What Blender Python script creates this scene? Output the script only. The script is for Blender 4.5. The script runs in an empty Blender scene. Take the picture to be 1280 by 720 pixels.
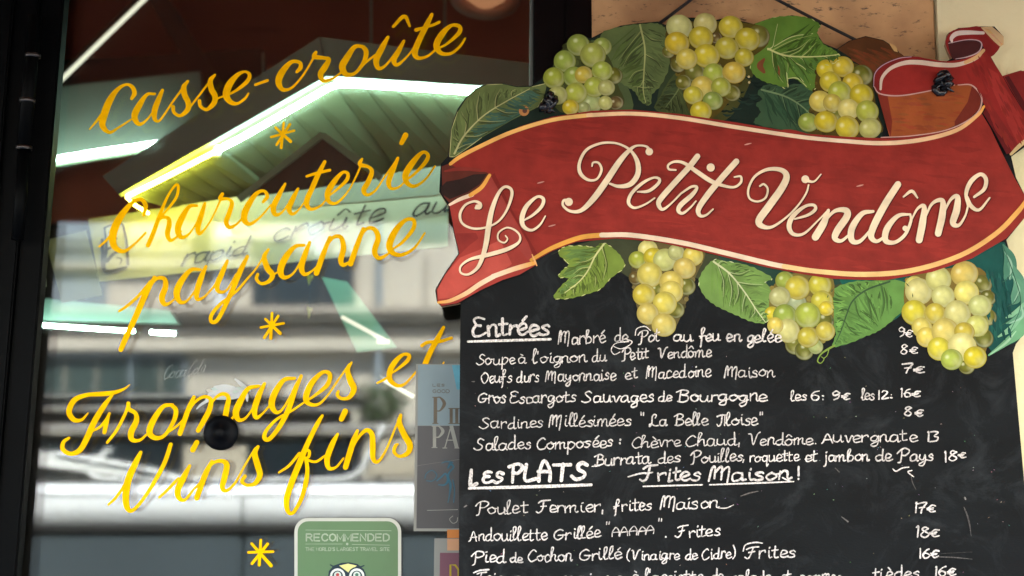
import bpy, bmesh, math, random
from mathutils import Vector, Matrix, noise
random.seed(7)
S = bpy.context.scene
COL = S.collection
# ---------------------------------------------------------------- camera, sky, sun, exposure
F = 1778.0                       # focal length in photograph pixels (1280 wide)
PITCH = math.radians(7.5)
CAMP = Vector((0.0, -2.5, 1.6))
cam_d = bpy.data.cameras.new('camera')
cam = bpy.data.objects.new('camera', cam_d); COL.objects.link(cam)
cam_d.sensor_width = 36.0; cam_d.lens = 36.0 * F / 1280.0
cam_d.clip_start = 0.05; cam_d.clip_end = 400
cam.location = CAMP; cam.rotation_euler = (math.radians(90) + PITCH, 0, 0)
cam_d.dof.use_dof = True; cam_d.dof.focus_distance = 2.56; cam_d.dof.aperture_fstop = 3.2
S.camera = cam
W_ = bpy.data.worlds.new('World'); S.world = W_; W_.use_nodes = True
nt = W_.node_tree; nt.nodes.clear()
sky = nt.nodes.new('ShaderNodeTexSky'); sky.sky_type = 'NISHITA'; sky.sun_disc = False
SUN_EL, SUN_AZ = math.radians(52), math.radians(12)      # the sun stands behind the shop, high
sky.sun_elevation = SUN_EL; sky.sun_rotation = SUN_AZ
bg = nt.nodes.new('ShaderNodeBackground'); bg.inputs[1].default_value = 0.15
out = nt.nodes.new('ShaderNodeOutputWorld')
nt.links.new(sky.outputs[0], bg.inputs[0]); nt.links.new(bg.outputs[0], out.inputs[0])
sd = bpy.data.lights.new('sun', 'SUN'); sd.energy = 4.6; sd.angle = math.radians(0.5); sd.color = (1.0, .95, .87)
sun = bpy.data.objects.new('sun', sd); COL.objects.link(sun)
to_sun = Vector((math.sin(SUN_AZ) * math.cos(SUN_EL), math.cos(SUN_AZ) * math.cos(SUN_EL), math.sin(SUN_EL)))
sun.rotation_euler = to_sun.to_track_quat('Z', 'Y').to_euler()
S.view_settings.view_transform = 'Standard'; S.view_settings.look = 'None'
S.view_settings.exposure = 3.25; S.view_settings.gamma = 1
S.cycles.use_denoising = True
S.cycles.max_bounces = 7; S.cycles.transparent_max_bounces = 16
S.cycles.sample_clamp_indirect = 6

# ---------------------------------------------------------------- mapping from photograph pixels to places
GY = 0.12                        # the shop window's outer face
def ray(px, py):
    x, z = (px - 640) / F, (360 - py) / F
    c, s = math.cos(PITCH), math.sin(PITCH)
    return Vector((x, c - z * s, s + z * c))
def W(px, py, Y):                # the point on the wall-parallel plane y = Y
    d = ray(px, py); return CAMP + d * ((Y - CAMP.y) / d.y)
def R(px, py, V):                # a place across the street whose mirror image stands V metres in front
    p = W(px, py, CAMP.y + V); p.y = 2 * GY - p.y; return p

# ---------------------------------------------------------------- materials
def srgb(r, g, b):
    f = lambda v: ((v / 255 + .055) / 1.055) ** 2.4 if v > 10 else v / 255 / 12.92
    return (f(r), f(g), f(b), 1)
def mat(name, col, rough=.6, metal=0., noise_amt=.0, scale=8., bump=0., bscale=60., spec=.5, col2=None, stretch=(1, 1, 1), detail=4):
    m = bpy.data.materials.new(name); m.use_nodes = True
    n = m.node_tree.nodes; l = m.node_tree.links; b = n['Principled BSDF']
    col = tuple(col) if len(col) == 4 else tuple(col) + (1,)
    b.inputs['Base Color'].default_value = col
    b.inputs['Roughness'].default_value = rough; b.inputs['Metallic'].default_value = metal
    b.inputs['Specular IOR Level'].default_value = spec
    tc = n.new('ShaderNodeTexCoord'); mp = n.new('ShaderNodeMapping'); l.new(tc.outputs['Object'], mp.inputs[0])
    mp.inputs['Scale'].default_value = stretch
    if noise_amt or col2:
        t = n.new('ShaderNodeTexNoise'); t.inputs['Scale'].default_value = scale; t.inputs['Detail'].default_value = detail
        l.new(mp.outputs[0], t.inputs[0])
        cr = n.new('ShaderNodeValToRGB')
        c2 = tuple(col2) if col2 else tuple(v * (1 - noise_amt) for v in col[:3])
        c2 = c2[:3] + (1,)
        c1 = col if col2 else tuple(min(1, v * (1 + noise_amt * .6)) for v in col[:3]) + (1,)
        cr.color_ramp.elements[0].position = .36; cr.color_ramp.elements[0].color = c2
        cr.color_ramp.elements[1].position = .64; cr.color_ramp.elements[1].color = c1
        l.new(t.outputs[0], cr.inputs[0]); l.new(cr.outputs[0], b.inputs['Base Color'])
    if bump:
        t2 = n.new('ShaderNodeTexNoise'); t2.inputs['Scale'].default_value = bscale; t2.inputs['Detail'].default_value = 5
        l.new(mp.outputs[0], t2.inputs[0])
        bp = n.new('ShaderNodeBump'); bp.inputs['Strength'].default_value = bump; bp.inputs['Distance'].default_value = .004
        l.new(t2.outputs[0], bp.inputs['Height']); l.new(bp.outputs[0], b.inputs['Normal'])
    return m
def emit(name, col, s):
    m = bpy.data.materials.new(name); m.use_nodes = True
    b = m.node_tree.nodes['Principled BSDF']; b.inputs['Base Color'].default_value = tuple(col) + (1,)
    b.inputs['Emission Color'].default_value = tuple(col) + (1,); b.inputs['Emission Strength'].default_value = s
    return m
def paint_mat(name, attr='Col', rough=.5, wob=.12, scale=40):
    """oil paint: the colour of each vertex of the brushwork, broken a little by noise"""
    m = bpy.data.materials.new(name); m.use_nodes = True
    n = m.node_tree.nodes; l = m.node_tree.links; b = n['Principled BSDF']
    a = n.new('ShaderNodeAttribute'); a.attribute_name = attr
    tc = n.new('ShaderNodeTexCoord'); t = n.new('ShaderNodeTexNoise'); t.inputs['Scale'].default_value = scale; t.inputs['Detail'].default_value = 6
    l.new(tc.outputs['Object'], t.inputs[0])
    mr = n.new('ShaderNodeMapRange'); mr.inputs[1].default_value = .3; mr.inputs[2].default_value = .7
    mr.inputs[3].default_value = 1 - wob; mr.inputs[4].default_value = 1 + wob; l.new(t.outputs[0], mr.inputs[0])
    vm = n.new('ShaderNodeVectorMath'); vm.operation = 'SCALE'; l.new(a.outputs['Color'], vm.inputs[0]); l.new(mr.outputs[0], vm.inputs['Scale'])
    l.new(vm.outputs[0], b.inputs['Base Color']); b.inputs['Roughness'].default_value = rough
    b.inputs['Specular IOR Level'].default_value = .1
    t2 = n.new('ShaderNodeTexNoise'); t2.inputs['Scale'].default_value = 160; l.new(tc.outputs['Object'], t2.inputs[0])
    bp = n.new('ShaderNodeBump'); bp.inputs['Strength'].default_value = .25; bp.inputs['Distance'].default_value = .002
    l.new(t2.outputs[0], bp.inputs['Height']); l.new(bp.outputs[0], b.inputs['Normal'])
    return m
M = {}
M['paint'] = paint_mat('sign_paint', wob=.17, scale=26)
M['chalk'] = paint_mat('chalk_paint', wob=.5, scale=300, rough=.9)
M['gold'] = mat('gold_lettering_paint', srgb(250, 184, 0), .8, spec=.04, noise_amt=.10, scale=55)
M['black_gloss'] = mat('black_lacquer', (.0008, .001, .0012), .5, noise_amt=.3, scale=5, bump=.06, bscale=30, spec=.05)
M['black_red'] = mat('dark_red_lacquer', (.0022, .0007, .0008), .45, spec=.1, noise_amt=.4, scale=9, stretch=(4, 4, .6), bump=.06)
M['steel'] = mat('hinge_metal', (.09, .08, .075), .4, 1.)
M['cord'] = mat('black_cord', (.008, .008, .009), .55, bump=.5, bscale=400)
M['wood_edge'] = mat('cut_plywood_edge', (.42, .26, .14), .7, noise_amt=.3, scale=60)
M['cream_wall'] = mat('cream_render', srgb(238, 228, 180), .85, noise_amt=.09, scale=3, bump=.5, bscale=90)
M['paper_cream'] = mat('cream_card', srgb(214, 206, 188), .8, noise_amt=.06, scale=4)
M['paper_grey'] = mat('grey_card', srgb(168, 166, 156), .8, noise_amt=.08, scale=4)
for k_ in ('paper_cream', 'paper_grey'):
    m_ = M[k_]; n_ = m_.node_tree.nodes; l_ = m_.node_tree.links; b_ = n_['Principled BSDF']; o_ = n_['Material Output']
    tl_ = n_.new('ShaderNodeBsdfTranslucent'); mx_ = n_.new('ShaderNodeMixShader'); mx_.inputs[0].default_value = .12
    l_.new(b_.inputs['Base Color'].links[0].from_socket, tl_.inputs[0]); l_.new(b_.outputs[0], mx_.inputs[1]); l_.new(tl_.outputs[0], mx_.inputs[2]); l_.new(mx_.outputs[0], o_.inputs[0])
M['ink'] = mat('grey_ink', (.035, .04, .055), .8)
M['red_wall'] = mat('red_wall_paint', (.62, .10, .045), .6, noise_amt=.2, scale=1.2)
M['dark_wall'] = mat('dark_brown_wall', (.03, .012, .008), .6, noise_amt=.3, scale=2)
M['grey_fascia'] = mat('grey_painted_board', (.17, .17, .15), .6, noise_amt=.08, scale=2)
M['moulding'] = mat('green_grey_moulding', (.20, .22, .14), .5)
M['soffit'] = mat('olive_soffit_boards', (.125, .13, .075), .5, noise_amt=.1, scale=3)
M['tube_green'] = emit('cool_green_neon', (.62, 1., .84), 7)
M['tube_yellow'] = emit('yellow_neon', (1., .96, .08), 9)
M['tube_warm'] = emit('warm_white_tube', (1., .93, .74), .13)
M['floor'] = mat('tiled_floor', (.12, .09, .07), .5, noise_amt=.2, scale=4)
M['street'] = mat('asphalt', (.05, .05, .052), .9, noise_amt=.3, scale=5, bump=.4, bscale=40)
M['pavement'] = mat('pavement_stone', (.28, .27, .25), .85, noise_amt=.15, scale=3)
M['facade'] = mat('limestone_facade', (.44, .40, .33), .85, noise_amt=.14, scale=.8, bump=.3, bscale=20)
M['facade2'] = mat('limestone_moulding', (.33, .29, .24), .85, noise_amt=.14, scale=2)
M['facade_blue'] = mat('blue_grey_render', (.20, .24, .27), .8, noise_amt=.12, scale=1)
M['green_shop'] = mat('dark_green_shopfront', (.03, .05, .045), .5, noise_amt=.2, scale=2)
M['dark_pane'] = mat('dark_window_glass', (.015, .022, .028), .12)
M['curtain'] = mat('white_curtain', (.5, .52, .52), .9, noise_amt=.1, scale=6, stretch=(6, 1, .2))
M['silver'] = mat('silver_car_paint', (.80, .83, .86), .32, .15, noise_amt=.02)
M['van_grey_shade'] = mat('grey_and_shaded_car_paint', (.075, .098, .115), .35, .1, noise_amt=.1, scale=1)  # grey paint, also used as the silver body's shaded lower side
M['van_dark'] = mat('dark_rubber_trim', (.015, .015, .016), .6)
M['rack'] = mat('grey_rack_metal', (.42, .41, .40), .4, .2, noise_amt=.15, scale=2)
M['white_paint'] = mat('white_enamel', (.86, .88, .88), .4)
M['leafy'] = mat('shrub_leaf', (.05, .09, .03), .6, noise_amt=.4, scale=9)
M['awning'] = mat('dark_red_awning_cloth', (.42, .10, .055), .85, noise_amt=.15, scale=6)
M['sandbox'] = mat('beige_boot_lining', (.42, .38, .30), .8, noise_amt=.1, scale=3)

# travertine: tan stone with dark pits and clouds
m = mat('travertine', srgb(212, 168, 116), .75, col2=srgb(160, 120, 80)[:3], scale=7, bump=.5, bscale=50)
n, l = m.node_tree.nodes, m.node_tree.links; b = n['Principled BSDF']
base = b.inputs['Base Color'].links[0].from_socket
tc = n.new('ShaderNodeTexCoord'); mp = n.new('ShaderNodeMapping'); mp.inputs['Scale'].default_value = (34, 34, 90); l.new(tc.outputs['Object'], mp.inputs[0])
v = n.new('ShaderNodeTexNoise'); v.inputs['Scale'].default_value = 1.0; v.inputs['Detail'].default_value = 7; v.inputs['Roughness'].default_value = .7; l.new(mp.outputs[0], v.inputs[0])
cr = n.new('ShaderNodeValToRGB'); cr.color_ramp.elements[0].position = .335; cr.color_ramp.elements[0].color = (.0, .0, .0, 1)
cr.color_ramp.elements[1].position = .43; cr.color_ramp.elements[1].color = (1, 1, 1, 1); l.new(v.outputs[0], cr.inputs[0])
mx = n.new('ShaderNodeMix'); mx.data_type = 'RGBA'; l.new(cr.outputs[0], mx.inputs[0]); mx.inputs[6].default_value = (.06, .04, .03, 1)
l.new(base, mx.inputs[7]); l.new(mx.outputs[2], b.inputs['Base Color'])
M['stone'] = m

# blackboard paint with wiped-chalk clouds
m = mat('blackboard_paint', (.0052, .0054, .0056), .7, col2=(.0075, .0085, .009), scale=6, stretch=(1, 1, 2.4), spec=.12, detail=8, bump=.12, bscale=140)
n, l = m.node_tree.nodes, m.node_tree.links; b = n['Principled BSDF']; base = b.inputs['Base Color'].links[0].from_socket
tc = n.new('ShaderNodeTexCoord'); t = n.new('ShaderNodeTexNoise'); t.inputs['Scale'].default_value = 9; t.inputs['Detail'].default_value = 10; t.inputs['Roughness'].default_value = .75; t.inputs['Distortion'].default_value = 1.2
l.new(tc.outputs['Object'], t.inputs[0])
cr = n.new('ShaderNodeValToRGB'); cr.color_ramp.elements[0].position = .50; cr.color_ramp.elements[0].color = (0, 0, 0, 1)
cr.color_ramp.elements[1].position = .82; cr.color_ramp.elements[1].color = (.30, .30, .30, 1); l.new(t.outputs[0], cr.inputs[0])
mx = n.new('ShaderNodeMix'); mx.data_type = 'RGBA'; l.new(cr.outputs[0], mx.inputs[0]); l.new(base, mx.inputs[6]); mx.inputs[7].default_value = (.09, .10, .104, 1)
l.new(mx.outputs[2], b.inputs['Base Color'])
M['board'] = m

# painted grape: drawn light and rim are brushwork on a flat disc
def grape_mat():
    m = bpy.data.materials.new('painted_grape'); m.use_nodes = True
    n, l = m.node_tree.nodes, m.node_tree.links; b = n['Principled BSDF']
    oi = n.new('ShaderNodeObjectInfo'); uv = n.new('ShaderNodeUVMap'); uv.uv_map = 'UVMap'
    def dist(cx, cy, r0, r1):
        s = n.new('ShaderNodeVectorMath'); s.operation = 'DISTANCE'; l.new(uv.outputs[0], s.inputs[0]); s.inputs[1].default_value = (cx, cy, 0)
        q = n.new('ShaderNodeMapRange'); q.interpolation_type = 'SMOOTHSTEP'; q.inputs[1].default_value = r0; q.inputs[2].default_value = r1
        l.new(s.outputs['Value'], q.inputs[0]); return q.outputs[0]
    def mix(f, a, c, sc=1.0):
        x = n.new('ShaderNodeMix'); x.data_type = 'RGBA'
        if sc != 1.0:
            mm = n.new('ShaderNodeMath'); mm.operation = 'MULTIPLY'; mm.inputs[1].default_value = sc; l.new(f, mm.inputs[0]); f = mm.outputs[0]
        l.new(f, x.inputs[0])
        for k, v in ((6, a), (7, c)):
            if isinstance(v, tuple): x.inputs[k].default_value = v
            else: l.new(v, x.inputs[k])
        return x.outputs[2]
    def scaled(s):
        v = n.new('ShaderNodeVectorMath'); v.operation = 'MULTIPLY'; l.new(oi.outputs['Color'], v.inputs[0]); v.inputs[1].default_value = s; return v.outputs[0]
    body = mix(dist(-.1, .1, .25, 1.05), scaled((1.12, 1.12, 1.1)), scaled((.62, .60, .50)))
    glow = mix(dist(.30, -.34, .0, .62), (.50, .48, .20, 1), body, 1.0)         # warm light through the fruit
    glow2 = n.new('ShaderNodeMix'); glow2.data_type = 'RGBA'; glow2.inputs[0].default_value = .55; l.new(glow, glow2.inputs[6]); l.new(body, glow2.inputs[7])
    # pale crescent on the lower right
    inner = dist(-.13, .13, .74, .98); outer = dist(0, 0, .86, 1.0)
    inv = n.new('ShaderNodeMath'); inv.operation = 'SUBTRACT'; inv.inputs[0].default_value = 1; l.new(outer, inv.inputs[1])
    mu = n.new('ShaderNodeMath'); mu.operation = 'MULTIPLY'; l.new(inner, mu.inputs[0]); l.new(inv.outputs[0], mu.inputs[1])
    c = mix(mu.outputs[0], glow2.outputs[2], (.56, .57, .36, 1), .24)
    # dab of light up left
    d1 = dist(-.32, .36, .04, .30); i1 = n.new('ShaderNodeMath'); i1.operation = 'SUBTRACT'; i1.inputs[0].default_value = 1; l.new(d1, i1.inputs[1])
    c = mix(i1.outputs[0], c, (.70, .70, .42, 1), .5)
    tc = n.new('ShaderNodeTexCoord'); t = n.new('ShaderNodeTexNoise'); t.inputs['Scale'].default_value = 130; l.new(tc.outputs['Generated'], t.inputs[0]); t.inputs['Scale'].default_value = 5
    mr = n.new('ShaderNodeMapRange'); mr.inputs[3].default_value = .8; mr.inputs[4].default_value = 1.2; l.new(t.outputs[0], mr.inputs[0])
    vm = n.new('ShaderNodeVectorMath'); vm.operation = 'SCALE'; l.new(c, vm.inputs[0]); l.new(mr.outputs[0], vm.inputs['Scale'])
    l.new(vm.outputs[0], b.inputs['Base Color']); b.inputs['Roughness'].default_value = .6; b.inputs['Specular IOR Level'].default_value = .1
    return m
M['grape'] = grape_mat()

def glass_mat(name, base_r=.13, tint=(1, 1, 1, 1)):
    m = bpy.data.materials.new(name); m.use_nodes = True
    n, l = m.node_tree.nodes, m.node_tree.links; n.clear()
    o = n.new('ShaderNodeOutputMaterial'); mx = n.new('ShaderNodeMixShader')
    tr = n.new('ShaderNodeBsdfTransparent'); tr.inputs[0].default_value = tint
    gl = n.new('ShaderNodeBsdfGlossy'); gl.inputs['Roughness'].default_value = 0.032
    fr = n.new('ShaderNodeFresnel'); fr.inputs[0].default_value = 1.5
    ad = n.new('ShaderNodeMath'); ad.operation = 'ADD'; ad.use_clamp = True; ad.inputs[1].default_value = base_r; l.new(fr.outputs[0], ad.inputs[0])
    l.new(ad.outputs[0], mx.inputs[0]); l.new(tr.outputs[0], mx.inputs[1]); l.new(gl.outputs[0], mx.inputs[2]); l.new(mx.outputs[0], o.inputs[0])
    return m
M['glass'] = glass_mat('coated_window_glass', .008, (.955, .975, .965, 1))

# ---------------------------------------------------------------- object helpers
def setp(o, label=None, cat=None, group=None, kind=None):
    if label: o['label'] = label
    if cat: o['category'] = cat
    if group: o['group'] = group
    if kind: o['kind'] = kind
    return o
def empty(name, loc, label, cat, group=None):
    o = bpy.data.objects.new(name, None); COL.objects.link(o); o.location = loc; o.empty_display_size = .05
    return setp(o, label, cat, group)
def link(name, me, parent=None, material=None):
    o = bpy.data.objects.new(name, me); COL.objects.link(o)
    if material is not None: me.materials.append(M[material] if isinstance(material, str) else material)
    if parent is not None:
        o.parent = parent
        q = parent; off = Vector((0, 0, 0))
        while q is not None: off += q.location; q = q.parent
        o.location = -off            # meshes are written in world coordinates
    return o
def mesh_obj(name, verts, faces, material, parent=None, smooth=False, cols=None):
    me = bpy.data.meshes.new(name); me.from_pydata([tuple(v) for v in verts], [], faces); me.update()
    if cols is not None:
        ca = me.color_attributes.new('Col', 'FLOAT_COLOR', 'POINT')
        for i, c in enumerate(cols): ca.data[i].color = (c[0], c[1], c[2], 1)
    if smooth:
        for p in me.polygons: p.use_smooth = True
    return link(name, me, parent, material)
def hexa(name, a, b, material, parent=None, bevel=0.0):
    """a and b: four corner points each, front ring and back ring in the same order"""
    bm = bmesh.new(); v = [bm.verts.new(p) for p in list(a) + list(b)]
    for f in ((0, 1, 2, 3), (7, 6, 5, 4), (0, 4, 5, 1), (1, 5, 6, 2), (2, 6, 7, 3), (3, 7, 4, 0)): bm.faces.new([v[i] for i in f])
    bmesh.ops.recalc_face_normals(bm, faces=bm.faces)
    if bevel: bmesh.ops.bevel(bm, geom=bm.edges[:], offset=bevel, segments=2, affect='EDGES')
    me = bpy.data.meshes.new(name); bm.to_mesh(me); bm.free()
    return link(name, me, parent, material)
def box(name, x0, x1, y0, y1, z0, z1, material, parent=None, bevel=0.0):
    a = [(x0, y0, z0), (x1, y0, z0), (x1, y0, z1), (x0, y0, z1)]; b = [(x, y1, z) for x, _, z in a]
    return hexa(name, a, b, material, parent, bevel)
def slab(name, quad, Y, depth, material, parent=None, bevel=0.0, back=None):
    """a solid whose front face is a traced outline of four corners at y = Y"""
    a = [W(px, py, Y) for px, py in quad]; b = [p + Vector((0, depth, 0)) for p in a]
    return hexa(name, a, b, material, parent, bevel)
def mbox(name, px0, py0, px1, py1, V, depth, material, parent=None, bevel=0.0):
    """box across the street; its face towards the shop covers this rectangle of the mirror image"""
    p = R(px0, py1, V); q = R(px1, py0, V)
    return box(name, p.x, q.x, p.y - depth, p.y, p.z, q.z, material, parent, bevel)
def prism(name, pts, Y, depth, material, parent=None, edge_mat=None, smooth_pts=False):
    """a board sawn to an outline given in photograph pixels"""
    if smooth_pts: pts = catmull(pts, 5, True)
    bm = bmesh.new(); vs = [bm.verts.new(W(x, y, Y)) for x, y in pts]; f = bm.faces.new(vs)
    if f.normal.y > 0: f.normal_flip()
    f.normal_update()
    if f.normal.y > 0: bmesh.ops.reverse_faces(bm, faces=[f])
    ret = bmesh.ops.extrude_face_region(bm, geom=[f], use_keep_orig=True)
    for g in ret['geom']:
        if isinstance(g, bmesh.types.BMVert): g.co.y += depth
    bmesh.ops.recalc_face_normals(bm, faces=bm.faces)
    if edge_mat:
        for fc in bm.faces:
            if len(fc.verts) == 4 and abs(fc.normal.y) < .5: fc.material_index = 1
    bmesh.ops.triangulate(bm, faces=[fc for fc in bm.faces if len(fc.verts) > 4])
    me = bpy.data.meshes.new(name); bm.to_mesh(me); bm.free()
    o = link(name, me, parent, material)
    if edge_mat: me.materials.append(M[edge_mat])
    return o
def catmull(pts, n=6, closed=False):
    P = [tuple(p) for p in pts]; out = []; k = len(P); dim = len(P[0])
    for i in range(k if closed else k - 1):
        if closed: p0, p1, p2, p3 = P[(i - 1) % k], P[i], P[(i + 1) % k], P[(i + 2) % k]
        else:
            p1, p2 = P[i], P[i + 1]
            p0 = P[i - 1] if i > 0 else tuple(2 * a - b for a, b in zip(p1, p2))
            p3 = P[i + 2] if i + 2 < k else tuple(2 * a - b for a, b in zip(p2, p1))
        for j in range(n):
            t = j / n
            out.append(tuple(.5 * (2 * p1[d] + (p2[d] - p0[d]) * t + (2 * p0[d] - 5 * p1[d] + 4 * p2[d] - p3[d]) * t * t + (3 * p1[d] - p0[d] - 3 * p2[d] + p3[d]) * t ** 3) for d in range(dim)))
    if not closed: out.append(P[-1])
    return out
class Brush:
    """flat brushwork on a plane: strokes of varying width, polygons and dots, joined into one part"""
    def __init__(s, Y): s.Y = Y; s.v = []; s.f = []; s.c = []; s.k = 0
    def y(s): s.k += 1; return s.Y - s.k * 1.5e-6
    def stroke(s, pts, col=(1, 1, 1), col2=None, n=6, smooth=True, cap=True):
        """pts: (x, y, width) in photograph pixels"""
        P = catmull(pts, n) if smooth and len(pts) > 2 else [tuple(p) for p in pts]
        q = [P[0]]
        for p in P[1:]:
            if math.hypot(p[0] - q[-1][0], p[1] - q[-1][1]) > .12: q.append(p)
        P = q
        if len(P) < 2: return s.dot(P[0][0], P[0][1], P[0][2] / 2, col)
        y0 = s.y(); L = len(P); b0 = len(s.v)
        def nor(i):
            a, b = P[max(0, i - 1)], P[min(L - 1, i + 1)]; dx, dy = b[0] - a[0], b[1] - a[1]; d = math.hypot(dx, dy) or 1
            return -dy / d, dx / d
        for i, p in enumerate(P):
            nx, ny = nor(i); w = max(p[2], .25) / 2; yy = y0 - i * 2.5e-7; t = i / (L - 1)
            c = col if col2 is None else tuple(a + (b - a) * t for a, b in zip(col, col2))
            s.v += [W(p[0] + nx * w, p[1] + ny * w, yy), W(p[0] - nx * w, p[1] - ny * w, yy)]; s.c += [c, c]
            if i: k = b0 + 2 * i; s.f.append((k - 2, k - 1, k + 1, k))
        s.k += int(L * 2.5e-7 / 1.5e-6) + 1
        if cap:
            for i, sg in ((0, -1), (L - 1, 1)):
                nx, ny = nor(i); p = P[i]; w = max(p[2], .25) / 2; yy = y0 - i * 2.5e-7
                tx, ty = -ny * -1, nx * -1
                k = len(s.v); ring = []
                for a in range(0, 7):
                    t = math.pi * a / 6
                    ring.append(W(p[0] + nx * w * math.cos(t) + sg * tx * w * math.sin(t), p[1] + ny * w * math.cos(t) + sg * ty * w * math.sin(t), yy))
                c = col if (i == 0 or col2 is None) else col2
                s.v += ring; s.c += [c] * 7; s.f.append(tuple(range(k, k + 7)) if sg > 0 else tuple(range(k + 6, k - 1, -1)))
    def dot(s, x, y, r, col=(1, 1, 1), ry=None, n=16):
        yy = s.y(); k = len(s.v); ry = ry or r
        for a in range(n): t = 2 * math.pi * a / n; s.v.append(W(x + r * math.cos(t), y + ry * math.sin(t), yy)); s.c.append(col)
        s.f.append(tuple(range(k, k + n)))
    def poly(s, pts, col=(1, 1, 1), smooth=False, n=5):
        if smooth: pts = catmull([p[:2] for p in pts], n, True)
        from mathutils.geometry import tessellate_polygon
        yy = s.y(); k = len(s.v)
        v3 = [Vector((p[0], -p[1], 0)) for p in pts]
        for p in pts: s.v.append(W(p[0], p[1], yy)); s.c.append(col)
        for t in tessellate_polygon([v3]): s.f.append(tuple(k + i for i in t))
    def build(s, name, material, parent=None):
        if s.k * 1.5e-6 > .0009: print('DEPTH', name, s.k * 1.5e-6)
        return mesh_obj(name, s.v, s.f, material, parent, cols=s.c)
def tube(name, pts, r, material, parent=None, seg=10, caps=True):
    """round bar along world points; r a number or one per point"""
    P = [Vector(p) for p in pts]; rs = r if isinstance(r, (list, tuple)) else [r] * len(P); v = []; f = []
    up = Vector((0, 0, 1))
    for i, p in enumerate(P):
        d = (P[min(i + 1, len(P) - 1)] - P[max(i - 1, 0)]).normalized()
        a = d.cross(up) if abs(d.dot(up)) < .95 else d.cross(Vector((1, 0, 0))); a.normalize(); b = d.cross(a)
        for k in range(seg): t = 2 * math.pi * k / seg; v.append(p + (a * math.cos(t) + b * math.sin(t)) * rs[i])
        if i:
            for k in range(seg): f.append(((i - 1) * seg + k, (i - 1) * seg + (k + 1) % seg, i * seg + (k + 1) % seg, i * seg + k))
    if caps: f.append(tuple(range(seg - 1, -1, -1))); f.append(tuple(range((len(P) - 1) * seg, len(P) * seg)))
    return mesh_obj(name, v, f, material, parent, smooth=True)
def T(s, ox=0, oy=0, k=1.0):
    """'x,y,w x,y,w' read off an enlarged detail of the photograph (corner ox, oy, k times) -> pixels"""
    out = []
    for q in s.split():
        a = [float(t) for t in q.split(',')]
        out.append((ox + a[0] / k, oy + a[1] / k) + ((a[2] / k,) if len(a) > 2 else ()))
    return out
# ================================================================ ground, room, shop front
def struct(o): return setp(o, kind='structure')
struct(box('road', -14, 14, -9.6, -1.9, -.16, -.12, 'street'))
struct(box('pavement', -14, 14, -1.9, 6, -.12, 0, 'pavement', bevel=.01))
struct(box('pavement', -14, 14, -13, -9.6, -.12, 0, 'pavement', bevel=.01))
struct(box('ground', -60, 60, -60, 60, -.30, -.161, 'pavement'))
XL = W(80, 0, GY).x; XR = W(668, 0, GY).x
struct(box('interior_floor', -3.2, 1.2, .3, 3.8, .001, .02, 'floor'))
struct(box('interior_ceiling', -3.2, 1.2, .33, 3.8, 3.45, 3.55, 'red_wall'))
struct(box('interior_back_wall', -3.2, 1.2, 3.8, 3.9, 0, 2.72, 'dark_wall'))
struct(box('upper_red_wall', -3.2, 1.2, 3.78, 3.9, 2.722, 3.6, 'red_wall'))
struct(box('interior_side_wall', -3.3, -3.2, .33, 3.9, 0, 3.6, 'dark_wall'))
struct(box('interior_side_wall', 1.2, 1.3, .33, 3.9, 0, 3.6, 'dark_wall'))

f = empty('shop_building', (0, .06, 0), 'stone shop building with travertine pier, cream wall and dark lacquered window surround', 'building')
zt = 4.6
xs0, xs1 = W(740, 30, .06).x, W(1170, 30, .06).x
joints = [0, .62, 1.24, 1.86, 2.52, 3.2, 3.9, zt]
for a, b in zip(joints, joints[1:]):
    box('stone_block', xs0, xs1 - .002, .06, .34, a + .002, b - .002, 'stone', f, bevel=.003)
box('cream_wall', xs1 + .001, 6.5, .052, .40, 0, zt, 'cream_wall', f)
XJ = XR
box('lintel', -3.3, xs0 - .002, .07, .33, 2.72, zt, 'cream_wall', f)
box('far_wall', -9, -3.3, .06, .33, 0, zt, 'cream_wall', f)
box('stall_riser', -3.3, xs0 - .03, .09, .30, 0, .75, 'black_red', f, bevel=.004)

# window: frame, jambs, pane
w = empty('shop_window', (-.4, GY, .75), 'tall shop window with dark red frame and gold script painted on the glass', 'window')
def vbar(name, x0t, x0b, x1t, x1b, y0, y1, material, parent, py0=-60, py1=1150, bevel=.003):
    """upright board: its two edges pass through these photograph columns at the top (row 0) and bottom (row 720)"""
    def at(xt, xb, py): return xt + (xb - xt) * py / 720
    a = [W(at(x0t, x0b, py1), py1, y0), W(at(x1t, x1b, py1), py1, y0), W(at(x1t, x1b, py0), py0, y0), W(at(x0t, x0b, py0), py0, y0)]
    b = [p + Vector((0, y1 - y0, 0)) for p in a]
    return hexa(name, a, b, material, parent, bevel)
vbar('jamb', 667, 661, 706, 702, .058, .20, 'black_red', w)
vbar('jamb', 704.5, 700, 743, 740, .066, .20, 'black_red', w)
vbar('frame_edge', 662.5, 656.5, 667.5, 661.5, .10, .16, 'grey_fascia', w)
vbar('left_stile', 50, -12, 80, 20, .085, .119, 'black_gloss', w)
box('top_rail', W(60, 0, GY).x, W(700, 0, GY).x, .085, .17, W(0, -62, GY).z + .001, 2.72, 'black_red', w)
g = [W(58, 1160, GY), W(668, 1160, GY), W(668, -58, GY), W(58, -58, GY)]
g[0].x -= .25
hexa('glass_pane', g, [p + Vector((0, .006, 0)) for p in g], 'glass', w)
hexa('inner_glass_pane', [p + Vector((0, .026, 0)) for p in g], [p + Vector((0, .032, 0)) for p in g], 'glass', w)

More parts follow.
